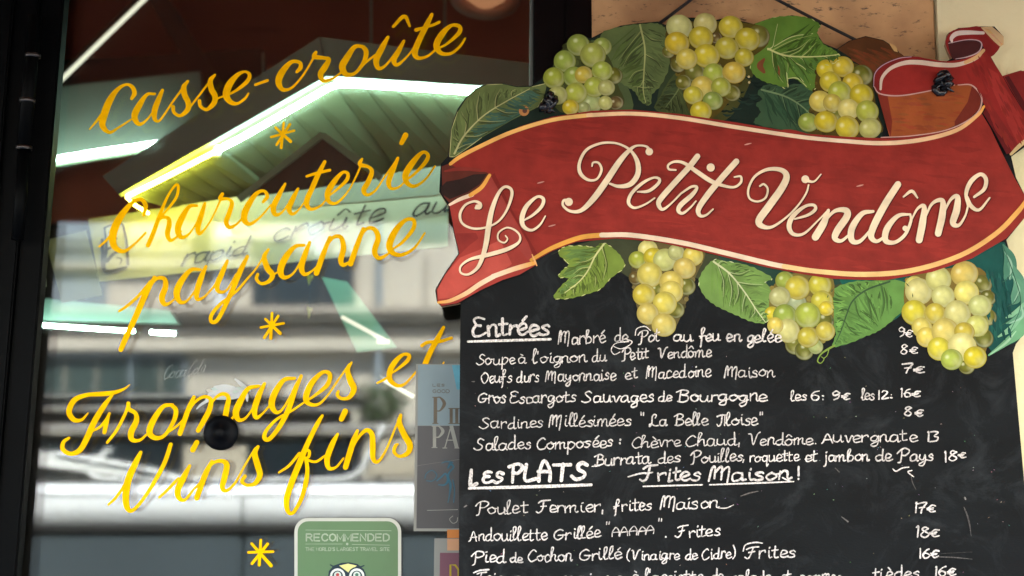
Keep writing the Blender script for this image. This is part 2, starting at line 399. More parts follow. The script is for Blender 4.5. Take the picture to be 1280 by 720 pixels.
# door leaf at the left with its hinge
d = empty('entrance_door', (-1.1, .09, 0), 'black lacquered door edge with steel barrel hinges left of the window', 'door')
vbar('door_stile', -60, -130, 17, -45, .060, .16, 'black_gloss', d)
vbar('door_frame', 18.5, -43, 48.5, -13.5, .074, .17, 'black_gloss', d)
box('door_panel', -3.2, W(-61, 0, .08).x - .04, .09, .16, 0, 2.6, 'black_gloss', d)
for (hx, hy) in ((41, 70), (34, 126), (30, 185)):
    c = W(hx, hy, .05)
    tube('hinge_ring', [c + Vector((0, 0, -.0035)), c + Vector((0, 0, .0035))], .0145, 'steel', d, 20)
c0, c1 = W(41.5, 66, .05), W(30, 181, .05)
tube('hinge_barrel', [c0 + Vector((0, 0, .07)), c1 - Vector((0, 0, .01))], .0125, 'black_gloss', d, 20)
tube('hinge_barrel', [W(30, 190, .05), W(22, 300, .05)], .011, 'black_gloss', d, 20)

# awning over the pavement
a = empty('awning', (-.6, .05, 3.1), 'dark red cloth awning stretched out above the shop window', 'awning')
ez = 2.33
A_ = [(-6, -1.2, ez), (6.5, -1.2, ez), (6.5, .05, 3.05), (-6, .05, 3.05)]
hexa('canopy_cloth', A_, [(x, y, z + .012) for x, y, z in A_], 'awning', a)
box('valance', -6, 6.5, -1.212, -1.2, ez - .02, ez + .10, 'awning', a)
tube('front_bar', [(-6, -1.19, ez + .03), (6.5, -1.19, ez + .03)], .014, 'steel', a)
for x in (-5.5, -2.6, 3.2, 6.2): tube('folding_arm', [(x, .05, 2.95), (x, -1.17, ez + .06)], .014, 'steel', a)

# ================================================================ across the street (seen mirrored in the window)
VB = 14.0
b = empty('limestone_building', R(300, 620, VB), 'pale limestone town building across the street, mirrored in the window', 'building')
p0, p1 = R(-500, 700, VB), R(1500, 700, VB)
yF = p0.y
def fz(py): return R(300, py, VB).z
def fx(px): return R(px, 500, VB).x
def fbox(name, px0, py0, px1, py1, out_, depth, m_):
    """block on the facade; out_ metres proud of the wall plane"""
    return box(name, fx(px0), fx(px1), yF + out_ - depth, yF + out_, fz(py1), fz(py0), m_, b, .01)
box('wall', -9, 9, yF - .5, yF, 0, 8.5, 'facade', b)
fbox('cornice', -400, 386, 1400, 396, .30, .35, 'facade2')
fbox('cornice', -400, 398, 1400, 404, .22, .25, 'facade')
fbox('cornice', -400, 409, 1400, 421, .12, .2, 'facade2')
fbox('cornice', -400, 424, 1400, 440, .18, .2, 'facade')
fbox('string_course', -400, 331, 330, 336, .12, .2, 'facade')
fbox('wall_panel', 20, 262, 128, 386, .02, .05, 'facade_blue')
fbox('shopfront', -150, 441, 228, 505, .05, .1, 'green_shop')
for px in (47, 164, 230): fbox('pilaster', px - 2, 442, px + 2, 505, .09, .1, 'facade_blue')
for k, (px0, px1, py0, py1) in enumerate(((312, 362, 300, 390), (362, 440, 318, 402), (500, 560, 180, 300), (236, 256, 180, 330))):
    fbox('window_frame', px0 - 4, py0 - 4, px1 + 4, py1 + 2, .025, .05, 'facade2')
    wn = fbox('window', px0, py0, px1, py1, .045, .05, 'dark_pane')
for px in (262, 378): fbox('curtain', px, 262, px + 22, 386, .03, .04, 'curtain')
for px in range(24, 332, 9): fbox('balcony_bar', px, 304, px + 1.4, 331, .10, .02, 'van_dark')
fbox('balcony_rail', 20, 301, 332, 304, .11, .04, 'van_dark')
for px in (336, 400, 530): fbox('glazing_bar', px, 318, px + 2, 390, .06, .02, 'facade2')
fbox('drain_pipe', 470, 180, 477, 490, .16, .1, 'facade_blue')
for px in (80, 120, 200): fbox('shopfront_bar', px, 442, px + 2, 505, .075, .03, 'facade2')
fbox('shop_fascia', -150, 441, 228, 447, .11, .1, 'facade_blue')
for px in (-250, -120, 720, 860, 1000, 1140): fbox('window', px, 190, px + 60, 330, .05, .06, 'dark_pane')

# silver van parked behind the photographer
VV = 6.6
vn = empty('silver_van', R(300, 1000, VV), 'silver delivery van with roof rack parked at the kerb, mirrored in the window', 'van')
vy = R(300, 600, VV).y
def vz(py): return R(300, py, VV).z
def vx(px): return R(px, 600, VV).x
def vbox(name, px0, py0, px1, py1, out_, depth, m_, bev=.01):
    return box(name, vx(px0), vx(px1), vy + out_ - depth, vy + out_, vz(py1), vz(py0), m_, vn, bev)
X0, X1 = -260, 900
# body side with a rolled shoulder
prof = [(vz(603), -.10), (vz(606), -.03), (vz(612), 0), (vz(619), .005)]
v, fc = [], []
for z, o_ in prof:
    v += [(vx(X0), vy + o_, z), (vx(X1), vy + o_, z)]
for i in range(len(prof) - 1): fc.append((2 * i, 2 * i + 1, 2 * i + 3, 2 * i + 2))
mesh_obj('shoulder_panel', v, fc, 'silver', vn, smooth=True)
prof = [(vz(621.5), .004), (vz(632), .012), (vz(648), .008), (vz(660), -.03)]
for xa, xb in ((X0, 302), (305, X1)):
    v, fc = [], []
    for z, o_ in prof: v += [(vx(xa), vy + o_, z), (vx(xb), vy + o_, z)]
    for i in range(len(prof) - 1): fc.append((2 * i, 2 * i + 1, 2 * i + 3, 2 * i + 2))
    mesh_obj('side_panel', v, fc, 'silver', vn, smooth=True)
vbox('body', X0, 604, X1, 1010, -.11, 1.5, 'van_grey_shade', .02)
vbox('rubber_trim', X0, 657, X1, 667, .0, .12, 'van_dark')
for xa, xb in ((X0, 302), (305, X1)): vbox('lower_panel', xa, 668, xb, 960, -.02, .09, 'van_grey_shade', .012)  # shade on the lower silver body put into the grey colour
vbox('sill', X0, 960, X1, 1010, -.06, .3, 'van_dark')
vbox('window_pane', X0, 553, 448, 599, -.13, .02, 'dark_pane', 0)
vbox('boot_lining', 220, 556, 300, 597, -.115, .01, 'sandbox', 0)
vbox('boot_lining', 452, 548, 640, 596, -.12, .05, 'sandbox')
vbox('waist_seal', X0, 599.5, X1, 603, -.05, .10, 'van_dark')
def vpt(px, py, o_): return Vector((vx(px), vy + o_, vz(py)))
def vtube(name, pts, r, m_): return tube(name, catmull([tuple(vpt(x, y, -.09)) for x, y in pts], 6), r, m_, vn)
vtube('window_frame', [(58, 566), (105, 573), (180, 588), (230, 599), (330, 600), (420, 599), (446, 588), (458, 566), (476, 530)], .011, 'white_paint')
vtube('window_frame', [(128, 560), (112, 574), (102, 586), (112, 597), (150, 600), (235, 600)], .011, 'white_paint')
hexa('parcel_shelf', [vpt(18, 560, -.10), vpt(18, 580, -.10), vpt(165, 597, -.10), vpt(165, 584, -.10)], [vpt(18, 560, -.14), vpt(18, 580, -.14), vpt(165, 597, -.14), vpt(165, 584, -.14)], 'white_paint', vn)
vbox('roof', X0, 546, X1, 554, -.16, 1.4, 'van_grey_shade')
vbox('roof_gutter', X0, 541, X1, 546, -.12, 1.4, 'van_dark')
vbox('rack_rail', X0, 529, X1, 538, -.10, .05, 'rack')
vbox('rack_panel', X0, 512, 432, 528, -.16, .04, 'van_dark')
vbox('rack_rail', X0, 506, 446, 511, -.10, .05, 'rack')
vbox('rack_panel', X0, 495, 446, 505, -.14, .04, 'van_grey_shade')
vbox('rack_rail', X0, 491, 446, 494.5, -.10, .05, 'rack')
for px in (-100, 75, 174, 300, 380, 446): vbox('rack_post', px, 491, px + 5, 541, -.11, .04, 'van_dark')
for px in (-140, 640):
    c = vpt(px, 1000, -.05); c.z = .22
    t = tube('wheel', [c + Vector((0, .0, 0)), c + Vector((0, -.22, 0))], .33, 'van_dark', vn, 28)
    tube('wheel_rim', [c + Vector((0, .01, 0)), c + Vector((0, -.02, 0))], .2, 'rack', vn, 20)
# box shrub standing on the far side of the van
sh = empty('box_shrub', R(475, 700, 8.0), 'small clipped dark green shrub in a tub beyond the van, mirrored in the window', 'shrub')
c = R(474, 508, 8.0); v, fc = [], []
for k in range(900):
    th, ph = random.uniform(0, 6.283), math.acos(random.uniform(-1, 1)); rr = .115 * random.uniform(.55, 1.08) * (1 + .2 * math.sin(3 * th))
    p = c + Vector((math.cos(th) * math.sin(ph) * rr * 1.25, math.sin(th) * math.sin(ph) * rr, math.cos(ph) * rr * 1.1))
    a_ = Vector((random.gauss(0, 1), random.gauss(0, 1), random.gauss(0, 1))).normalized() * .016; b_ = a_.cross(Vector((random.gauss(0, 1), random.gauss(0, 1), 1))).normalized() * .009
    i = len(v); v += [p - a_, p + b_, p + a_, p - b_]; fc.append((i, i + 1, i + 2, i + 3))
mesh_obj('foliage', v, fc, 'leafy', sh)
tube('trunk', [(c.x, c.y, .45), (c.x, c.y, c.z)], .02, 'facade2', sh)
tube('tub', [(c.x, c.y, 0 - .12), (c.x, c.y, .45)], [.16, .2], 'van_dark', sh, 20)

# ================================================================ inside the bar
# gabled canopy with neon
gc = empty('gabled_canopy', W(400, 400, .9), 'grey gabled bar canopy with boarded soffit edged in green neon', 'canopy')
YF, YI = 0.80, 1.40
slab('fascia', [(128, 220), (399, 46), (408, 95), (148, 243)], YF, .03, 'grey_fascia', gc)
slab('fascia', [(400, 46), (560, 64), (720, 84), (720, 128), (415, 104)], YF, .03, 'grey_fascia', gc) if False else None
slab('fascia', [(400, 46), (720, 86), (720, 115), (409, 95)], YF, .03, 'grey_fascia', gc)
# the neon lines, bent along the eaves
def gl(name, pts, Y, r, m_, par): return tube(name, [W(x, y, Y) for x, y in pts], r, m_, par)
gl('neon_tube', [(271, 188), (300, 173), (360, 139), (408, 111), (420, 106), (436, 105.5), (520, 110), (600, 116), (720, 125)], YF + .022, .0068, 'tube_green', gc)
gl('neon_tube', [(158, 246), (200, 225), (268, 190)], YF + .03, .0052, 'tube_yellow', gc)
gl('neon_tube', [(158, 246), (168, 256), (186, 267)], YF + .1, .0034, 'tube_yellow', gc)
c = W(271, 189, YF + .06); tube('tube_socket', [c + Vector((0, 0, .014)), c - Vector((0, 0, .012))], .011, 'white_paint', gc)
# soffit boards, each one its own piece: outer edge along the neon, inner edge at the opening
def lerp(a, b, t): return (a[0] + (b[0] - a[0]) * t, a[1] + (b[1] - a[1]) * t)
def boards(o0, o1, i0, i1, n_, t0=0., yo=YF + .035, yi=YI):
    for k in range(n_):
        g_ = .012
        a0, a1 = lerp(o0, o1, (k + g_) / n_), lerp(o0, o1, (k + 1 - g_) / n_)
        b0, b1 = lerp(i0, i1, (k + g_) / n_), lerp(i0, i1, (k + 1 - g_) / n_)
        q = [W(*a0, yo), W(*a1, yo), W(*b1, yi), W(*b0, yi)]
        hexa('soffit_board', q, [p + Vector((0, .004, .014)) for p in q], 'soffit', gc, .001)
boards((153, 249), (414, 99), (241, 271), (478, 214), 9) if False else None
boards((148, 243), (264, 177), (236, 268), (352, 252), 5, yi=1.08)
boards((264, 177), (408, 95), (352, 252), (500, 217), 5, yi=1.12)
boards((408, 95), (720, 115), (500, 217), (900, 330), 8, yi=1.12)
# ceiling panel of the canopy over the boards (dark joints) and the inner gable moulding
q = [W(x, y, Y) + Vector((0, .02, .03)) for x, y, Y in ((148, 242, YF + .03), (408, 94, YF + .03), (500, 217, 1.14), (236, 270, 1.10))]
hexa('canopy_roof', q, [p + Vector((0, 0, .02)) for p in q], 'dark_wall', gc)
q = [W(x, y, Y) + Vector((0, .02, .03)) for x, y, Y in ((408, 94, YF + .03), (720, 114, YF + .03), (900, 330, 1.14), (500, 217, 1.14))]
hexa('canopy_roof', q, [p + Vector((0, 0, .02)) for p in q], 'dark_wall', gc)
YG = 0.785
prism('gable_dark_sheet', [(300, 247), (403, 170), (470, 222), (455, 226), (403, 233)], YG + .012, .01, 'dark_wall', gc)  # dark sheet standing in for the darkness inside the gable
def bar(name, a, b_, wd, Y, dep, m_, par):
    dx, dy = b_[0] - a[0], b_[1] - a[1]; L = math.hypot(dx, dy); nx, ny = -dy / L * wd / 2, dx / L * wd / 2
    return slab(name, [(a[0] + nx, a[1] + ny), (b_[0] + nx, b_[1] + ny), (b_[0] - nx, b_[1] - ny), (a[0] - nx, a[1] - ny)], Y, dep, m_, par, .001)
bar('gable_moulding', (298, 249), (403.5, 167), 8, YG - .002, .012, 'moulding', gc)
bar('gable_moulding', (403, 168), (476, 222), 8, YG - .003, .012, 'moulding', gc)

# ceiling strip light along the left and its cove
cv = empty('cove_light', W(120, 200, 2.2), 'white ceiling cove with a cool strip tube at the left', 'ceiling light')
slab('cove_panel', [(-40, 120), (250, 88), (262, 170), (-40, 214)], 2.6, .05, 'grey_fascia', cv, .004)
gl('strip_tube', [(20, 207), (120, 190), (205, 178)], 2.5, .0075, 'tube_green', cv)
bar('ribbed_diffuser', (20, 213), (205, 184), 5, 2.52, .02, 'soffit', cv)
slab('ceiling_band', [(20, -30), (330, -30), (330, 100), (20, 122)], 3.1, .1, 'dark_wall', cv) if False else None
st = empty('ceiling_tube', W(120, 60, 1.9), 'thin warm white tube running up across the red ceiling', 'ceiling light')
gl('tube', [(60, 116), (190, -10)], 1.9, .0072, 'tube_warm', st)
bar('batten', (57, 110), (187, -18), 5, 1.92, .03, 'dark_wall', st)
bm_ = empty('ceiling_beam', W(230, 60, 2.8), 'dark sloping beam across the red ceiling', 'beam')
bar('beam', (186, -20), (262, 105), 24, 2.8, .08, 'dark_wall', bm_)
slab('dark_hatch', [(330, -20), (362, -20), (362, 18), (336, 14)], 3.7, .05, 'dark_wall', bm_)
slab('dark_hatch', [(395, -20), (428, -20), (428, 14), (400, 12)], 3.7, .05, 'dark_wall', bm_)
slab('shade_board', [(20, 78), (330, 60), (330, 130), (20, 150)], 3.3, .05, 'dark_wall', bm_)
for px, y0, y1 in ((329, 66, 95), (464, -20, 54), (556, -20, 60)):
    rp = empty('hanging_rod', W(px, y1, 2.0), {329: 'short pale rod above the left slope of the canopy', 464: 'pale rod hanging above the canopy ridge', 556: 'pale rod beside the perforated lamp'}[px], 'rod')
    gl('rod', [(px, y0), (px, y1)], 2.2, .0045, 'paper_grey', rp)

# perforated lamp
lp = empty('pendant_lamp', W(600, 10, 1.9), 'glowing pendant lamp with a pink perforated rim near the red frame', 'lamp')
cx = W(606, 2, 1.9); v, fc = [], []
prof = [(.085, -.105), (.080, -.02), (.072, .03), (.05, .11), (.02, .15)]
me_amber = mat('amber_lamp_glass', (.55, .24, .10), .3); me_amber.node_tree.nodes['Principled BSDF'].inputs['Emission Color'].default_value = (1, .42, .2, 1); me_amber.node_tree.nodes['Principled BSDF'].inputs['Emission Strength'].default_value = .05
me_pink = mat('pink_perforated_metal', (.55, .33, .28), .4)
ca, sa = math.cos(.28), math.sin(.28)
def lring(r, h, n_=36):
    out = []
    for k in range(n_):
        t = 2 * math.pi * k / n_; x, y, z = r * math.cos(t), r * math.sin(t), h
        y, z = y * math.cos(.95) - z * math.sin(.95), y * math.sin(.95) + z * math.cos(.95)
        x, z = x * math.cos(.12) + z * math.sin(.12), -x * math.sin(.12) + z * math.cos(.12)
        out.append(cx + Vector((x, y, z)))
    return out
def lathe(name, prof, m_, par):
    v, fc = [], []
    for r, h in prof: v += lring(r, h)
    for i in range(len(prof) - 1):
        for k in range(36): fc.append((i * 36 + k, i * 36 + (k + 1) % 36, (i + 1) * 36 + (k + 1) % 36, (i + 1) * 36 + k))
    return mesh_obj(name, v, fc, m_, par, smooth=True)
lathe('lamp_shade', [(.040, .0), (.070, .03), (.075, .08), (.06, .14), (.02, .17)], me_amber, lp)
lathe('perforated_rim', [(.070, .005), (.112, .010), (.112, .022), (.068, .02)], me_pink, lp)
hole = mat('dark_hole', (.02, .008, .006), .9)
for k in range(28):
    t = 2 * math.pi * k / 28
    a0 = lring(.094, .0085)[0]
    x, y, z = .096 * math.cos(t), .096 * math.sin(t), .0075
    y, z = y * math.cos(.95) - z * math.sin(.95), y * math.sin(.95) + z * math.cos(.95)
    x, z = x * math.cos(.12) + z * math.sin(.12), -x * math.sin(.12) + z * math.cos(.12)
    p = cx + Vector((x, y, z)); tube('rim_hole', [p + Vector((0, .0, -.0012)), p + Vector((0, 0, .001))], .0035, hole, lp, 8)

# mirrored green canopy edges, imitated by a slanting panel with short white tubes
gs = empty('mirrored_edge_panel', W(450, 400, 1.3), 'slanting green panel with a short white tube standing in for mirrored canopy edges below the cream sign', 'light')
gm = mat('green_glow_panel', (.16, .42, .28), .35, noise_amt=.1, scale=6); bb = gm.node_tree.nodes['Principled BSDF']; bb.inputs['Emission Color'].default_value = (.25, .8, .5, 1); bb.inputs['Emission Strength'].default_value = .025  # weak emission stands in for green light falling on the panel
slab('slant_panel', [(402, 346), (434, 352), (496, 434), (446, 440)], 1.3, .01, gm, gs)
gl('tube', [(427, 396), (482, 426)], 1.26, .0055, 'tube_warm', gs)
gl('tube', [(471, 427), (487, 427)], 1.25, .006, 'tube_warm', gs)
s2 = empty('short_tube_light', W(497, 487, 1.2), 'short bare white tube hanging below the letters et', 'light')
gl('tube', [(478, 474), (517, 496)], 1.2, .0055, 'tube_warm', s2)
gl('holder', [(474, 471), (479, 475)], 1.2, .006, 'grey_fascia', s2)
# long counter light
cl = empty('counter_light', W(130, 410, 1.5), 'long cool counter light with a pale shelf above it', 'light')
gm2 = mat('pale_green_shelf', (.20, .27, .24), .5, noise_amt=.15, scale=3)
slab('shelf', [(44, 372), (212, 388), (222, 404), (42, 400)], 1.55, .06, gm2, cl)
gl('tube', [(40, 405.5), (120, 411), (168, 414)], 1.5, .0052, 'tube_green', cl)
gl('tube', [(188, 415), (219, 417)], 1.5, .0058, 'tube_green', cl)
yp = mat('yellow_pennant', (.75, .72, .05), .6)
pn = empty('pennant_string', W(387, 350, 1.25), 'two small yellow pennants hanging on a thread', 'pennant')
gl('thread', [(400, 336), (388, 344), (387, 384)], 1.25, .0008, 'ink', pn)
prism('pennant', [(383, 343), (392, 344), (386, 357)], 1.25, .002, yp, pn)
prism('pennant', [(384, 384), (390, 386), (386, 398)], 1.25, .002, yp, pn)

# cards and the cream banner
k1 = empty('cream_banner', W(330, 300, 1.0), 'long cream card with grey handwriting and a small sketch inside the window', 'sign')
slab('card', [(110, 274), (560, 206), (560, 308), (124, 352)], 1.0, .003, 'paper_cream', k1)
slab('card_border', [(330, 240), (560, 206), (560, 242), (340, 262)], .997, .002, 'paper_grey', k1)
k2 = empty('grey_card', W(90, 330, .95), 'blank grey card hanging askew left of the cream banner', 'card')
slab('card', [(57, 300), (107, 288), (128, 369), (77, 379)], .95, .003, 'paper_grey', k2)
k3 = empty('paper_slip', W(55, 340, .45), 'narrow white paper slip beside the left frame', 'paper')
slab('slip', [(54, 326), (56, 325), (58, 358), (51, 361)], .45, .003, 'paper_grey', k3)
br = Brush(.995)
ink = (.03, .035, .05)
for s in ('130,285,2 140,281,2 152,279,2 158,300,3 160,330,4', '131,286,2 133,310,4 131,338,5 158,334,3', '136,290,1.5 141,294,3 138,300,1.5 146,298,2', '134,312,3 142,308,2 150,312,3 141,318,4 134,326,5', '146,322,1.5 152,324,2 150,330,1.5', '128,300,4 129,334,5'):
    br.stroke(T(s), ink)
# ---- single-line hand alphabet (tenths of the x-height)
HAND = {
'a': (11, '8,9 4,10 1,7 1,2 3,0 6,1 8,5 8,10 8,3 9,0 11,1'), 'b': (10, '0,6 3,14 4,19 2,20 1,14 1,0 2,0 6,1 8,5 6,9 3,9 1,6'),
'c': (9, '8,8 5,10 2,8 1,4 3,0 6,0 9,2'), 'd': (11, '8,9 4,9 1,6 1,2 3,0 6,1 8,5 8,20 8,3 9,0 11,1'),
'e': (9, '1,4 5,5 8,7 6,10 3,10 1,6 2,1 5,0 9,2'), 'f': (9, '1,5 4,10 7,17 5,20 3,17 3,8 3,-4 2,-7;0,8 7,9'),
'g': (10, '8,9 4,10 1,7 1,3 3,1 6,2 8,9 8,0 7,-6 3,-8 1,-5 4,-2 10,2'), 'h': (10, '0,5 3,14 4,19 2,20 1,14 1,0;1,5 4,9 7,9 7,3 8,0 10,1'),
'i': (5, '2,10 2,3 3,0 5,1;2,14 2.6,15'), 'j': (5, '3,10 3,0 2,-6 0,-7;3,14 3.6,15'), 'l': (6, '0,4 3,12 4,18 3,20 1,17 1,5 2,0 5,1'),
'm': (15, '1,9 1,0;1,6 4,10 6,9 6,0;6,6 9,10 11,9 11,3 12,0 14,1'), 'n': (10, '1,9 1,0;1,6 4,10 7,9 7,3 8,0 10,1'),
'o': (10, '5,10 1,7 1,3 4,0 8,3 8,7 5,10 7,8 10,8'), 'p': (10, '1,10 1,-8;1,7 4,10 8,8 8,3 4,0 1,2'),
'q': (10, '8,9 4,10 1,7 1,3 4,0 8,4;8,10 8,-8 10,-5'), 'r': (8, '1,10 1,0;1,6 3,9 6,10 7,8'),
's': (8, '7,8 5,10 2,8 3,6 6,4 6,1 3,0 0,1'), 't': (8, '3,16 3,3 4,0 7,1;0,10 7,11'),
'u': (11, '1,10 1,3 3,0 6,1 8,5 8,10 8,3 9,0 11,1'), 'v': (9, '0,9 2,9 4,0 7,9 9,9'), 'y': (10, '1,10 1,5 3,2 6,3 8,10 8,0 6,-7 3,-8 2,-5 9,1'),
'M': (17, '0,0 2,18 4,20 4,4;4,12 7,19 9,18 9,2;9,12 12,19 14,17 13,-4'), 'P': (14, '1,-3 4,-1 5,10 5,18;0,13 3,18 8,21 13,19 13,14 9,10 5,10'),
'S': (13, '11,17 8,20 4,17 5,12 10,7 9,2 4,0 0,3'), 'O': (14, '7,19 2,14 2,5 6,0 11,5 12,14 7,19 4,17'), 'G': (15, '12,17 8,20 2,14 2,5 6,1 11,4 12,9;7,9 14,9'),
'E': (13, '11,18 6,20 2,17 4,12 8,11;4,12 1,6 3,0 8,0 12,3'), 'B': (13, '3,0 4,19;0,16 6,20 11,17 9,12 4,11 11,9 11,3 6,0 1,1'),
'L': (13, '8,13 10,18 7,20 4,16 4,6 2,0 1,3 4,3 8,0 12,1'), 'I': (11, '0,16 5,19 11,19;6,19 5,4 2,0 0,3;9,19 9,0'), 'C': (13, '11,17 8,20 3,15 1,7 4,0 9,1 12,4'),
'V': (14, '0,18 3,17 5,0 10,17 13,20'), 'A': (12, '0,0 2,3 6,19 10,0;2,7 10,8'), 'F': (14, '2,16 6,19 14,20;8,19 6,5 3,0 0,2;4,10 10,11'),
'1': (5, '2,17 3,18 3,0'), '2': (10, '1,14 4,18 8,15 7,9 1,0 9,1'), '3': (9, '1,17 5,18 8,15 4,10 8,7 7,1 1,0'), '6': (10, '8,17 4,15 1,7 3,0 7,1 8,6 4,9 1,6'),
'7': (10, '0,17 9,18 5,8 4,0;2,9 8,10'), '8': (10, '8,15 5,18 2,15 4,11 8,5 5,0 1,4 4,10 8,15'), '9': (10, '8,14 5,18 1,14 3,9 8,12 8,15 7,5 3,0'),
'€': (10, '9,9 5,10 2,6 2,3 5,0 9,1;0,6 7,6;0,4 6,4'), ',': (4, '2,2 1,-3'), '.': (4, '1.5,1 2,.6'), ':': (5, '2,8 2.5,7.5;2,2 2.5,1.5'),
'"': (6, '1,20 1,16;4,20 4,16'), "'": (3, '1,20 .6,15'), '(': (5, '4,20 1,12 1,3 4,-2'), ')': (5, '1,20 4,12 4,3 1,-2'), '!': (4, '2,19 2,7;2,2 2.3,1.5'), '-': (6, '0,6 5,6.5'),
'À': (10, '0,0 0,9 4,18 8,9 8,0;0,8 8,8'), 'Ł': (11, '2,18 2,0 10,1'), 'Þ': (12, '3,0 3,18;0,17 7,20 11,16 7,10 3,10'), 'Ŧ': (13, '0,18 12,18;6,18 6,0'),
'k': (10, '1,20 1,0;7,10 2,5 8,0')}
ACC = {'é': ('e', '4,13 7,17'), 'è': ('e', '6,13 3,17'), 'ê': ('e', '2,13 5,17 8,13'), 'à': ('a', '6,14 3,16'), 'ô': ('o', '2,13 5,17 8,13'), 'û': ('u', '2,13 5,17 8,13'), 'î': ('i', '0,13 3,17 6,13')}
def hand(br, text, x0, x1, b0, b1, xh, wd, col, slant=0.0, jit=.045, capk=1.0, rnd=None):
    """write a word so that it starts at x0, ends at x1, on a baseline from b0 to b1; xh is the x-height in pixels"""
    rnd = rnd or random.Random(hash_(text) + int(x0))
    tot = sum(HAND[ACC.get(ch, (ch,))[0]][0] for ch in text); k = (x1 - x0) / tot; q = 0
    for ch in text:
        acc = ACC.get(ch); g = HAND[acc[0] if acc else ch]
        st = g[1].split(';') + ([acc[1]] if acc else [])
        jx, jy, js = rnd.gauss(0, .5), rnd.gauss(0, .45), 1 + rnd.gauss(0, .05)
        kk = capk if ch in 'MPSOGEBLICVAFŁÞŦ123678 9' else 1
        for s in st:
            P = []
            for t in s.split():
                u, v = (float(z) for z in t.split(','))
                u += rnd.gauss(0, jit * 7); v = v * kk + rnd.gauss(0, jit * 7)
                X = x0 + (q + u + jx) * k; base = b0 + (b1 - b0) * (X - x0) / (x1 - x0); h = (v + jy) * js * xh / 10
                P.append((X + slant * h, base - h, wd * (1 + rnd.gauss(0, .13))))
            br.stroke(P, col, n=5)
        q += g[0]
def hash_(s):
    h = 0
    for c in s: h = (h * 31 + ord(c)) % 99991
    return h

# writing on the cream banner
for wds in (('rapid', 224, 308, 332, 318, 13), ('croûte', 338, 478, 303, 276, 16), ('au', 512, 560, 272, 262, 15)):
    hand(br, *wds, 2.3, ink, slant=.5)
br.build('handwriting', 'paint', k1)

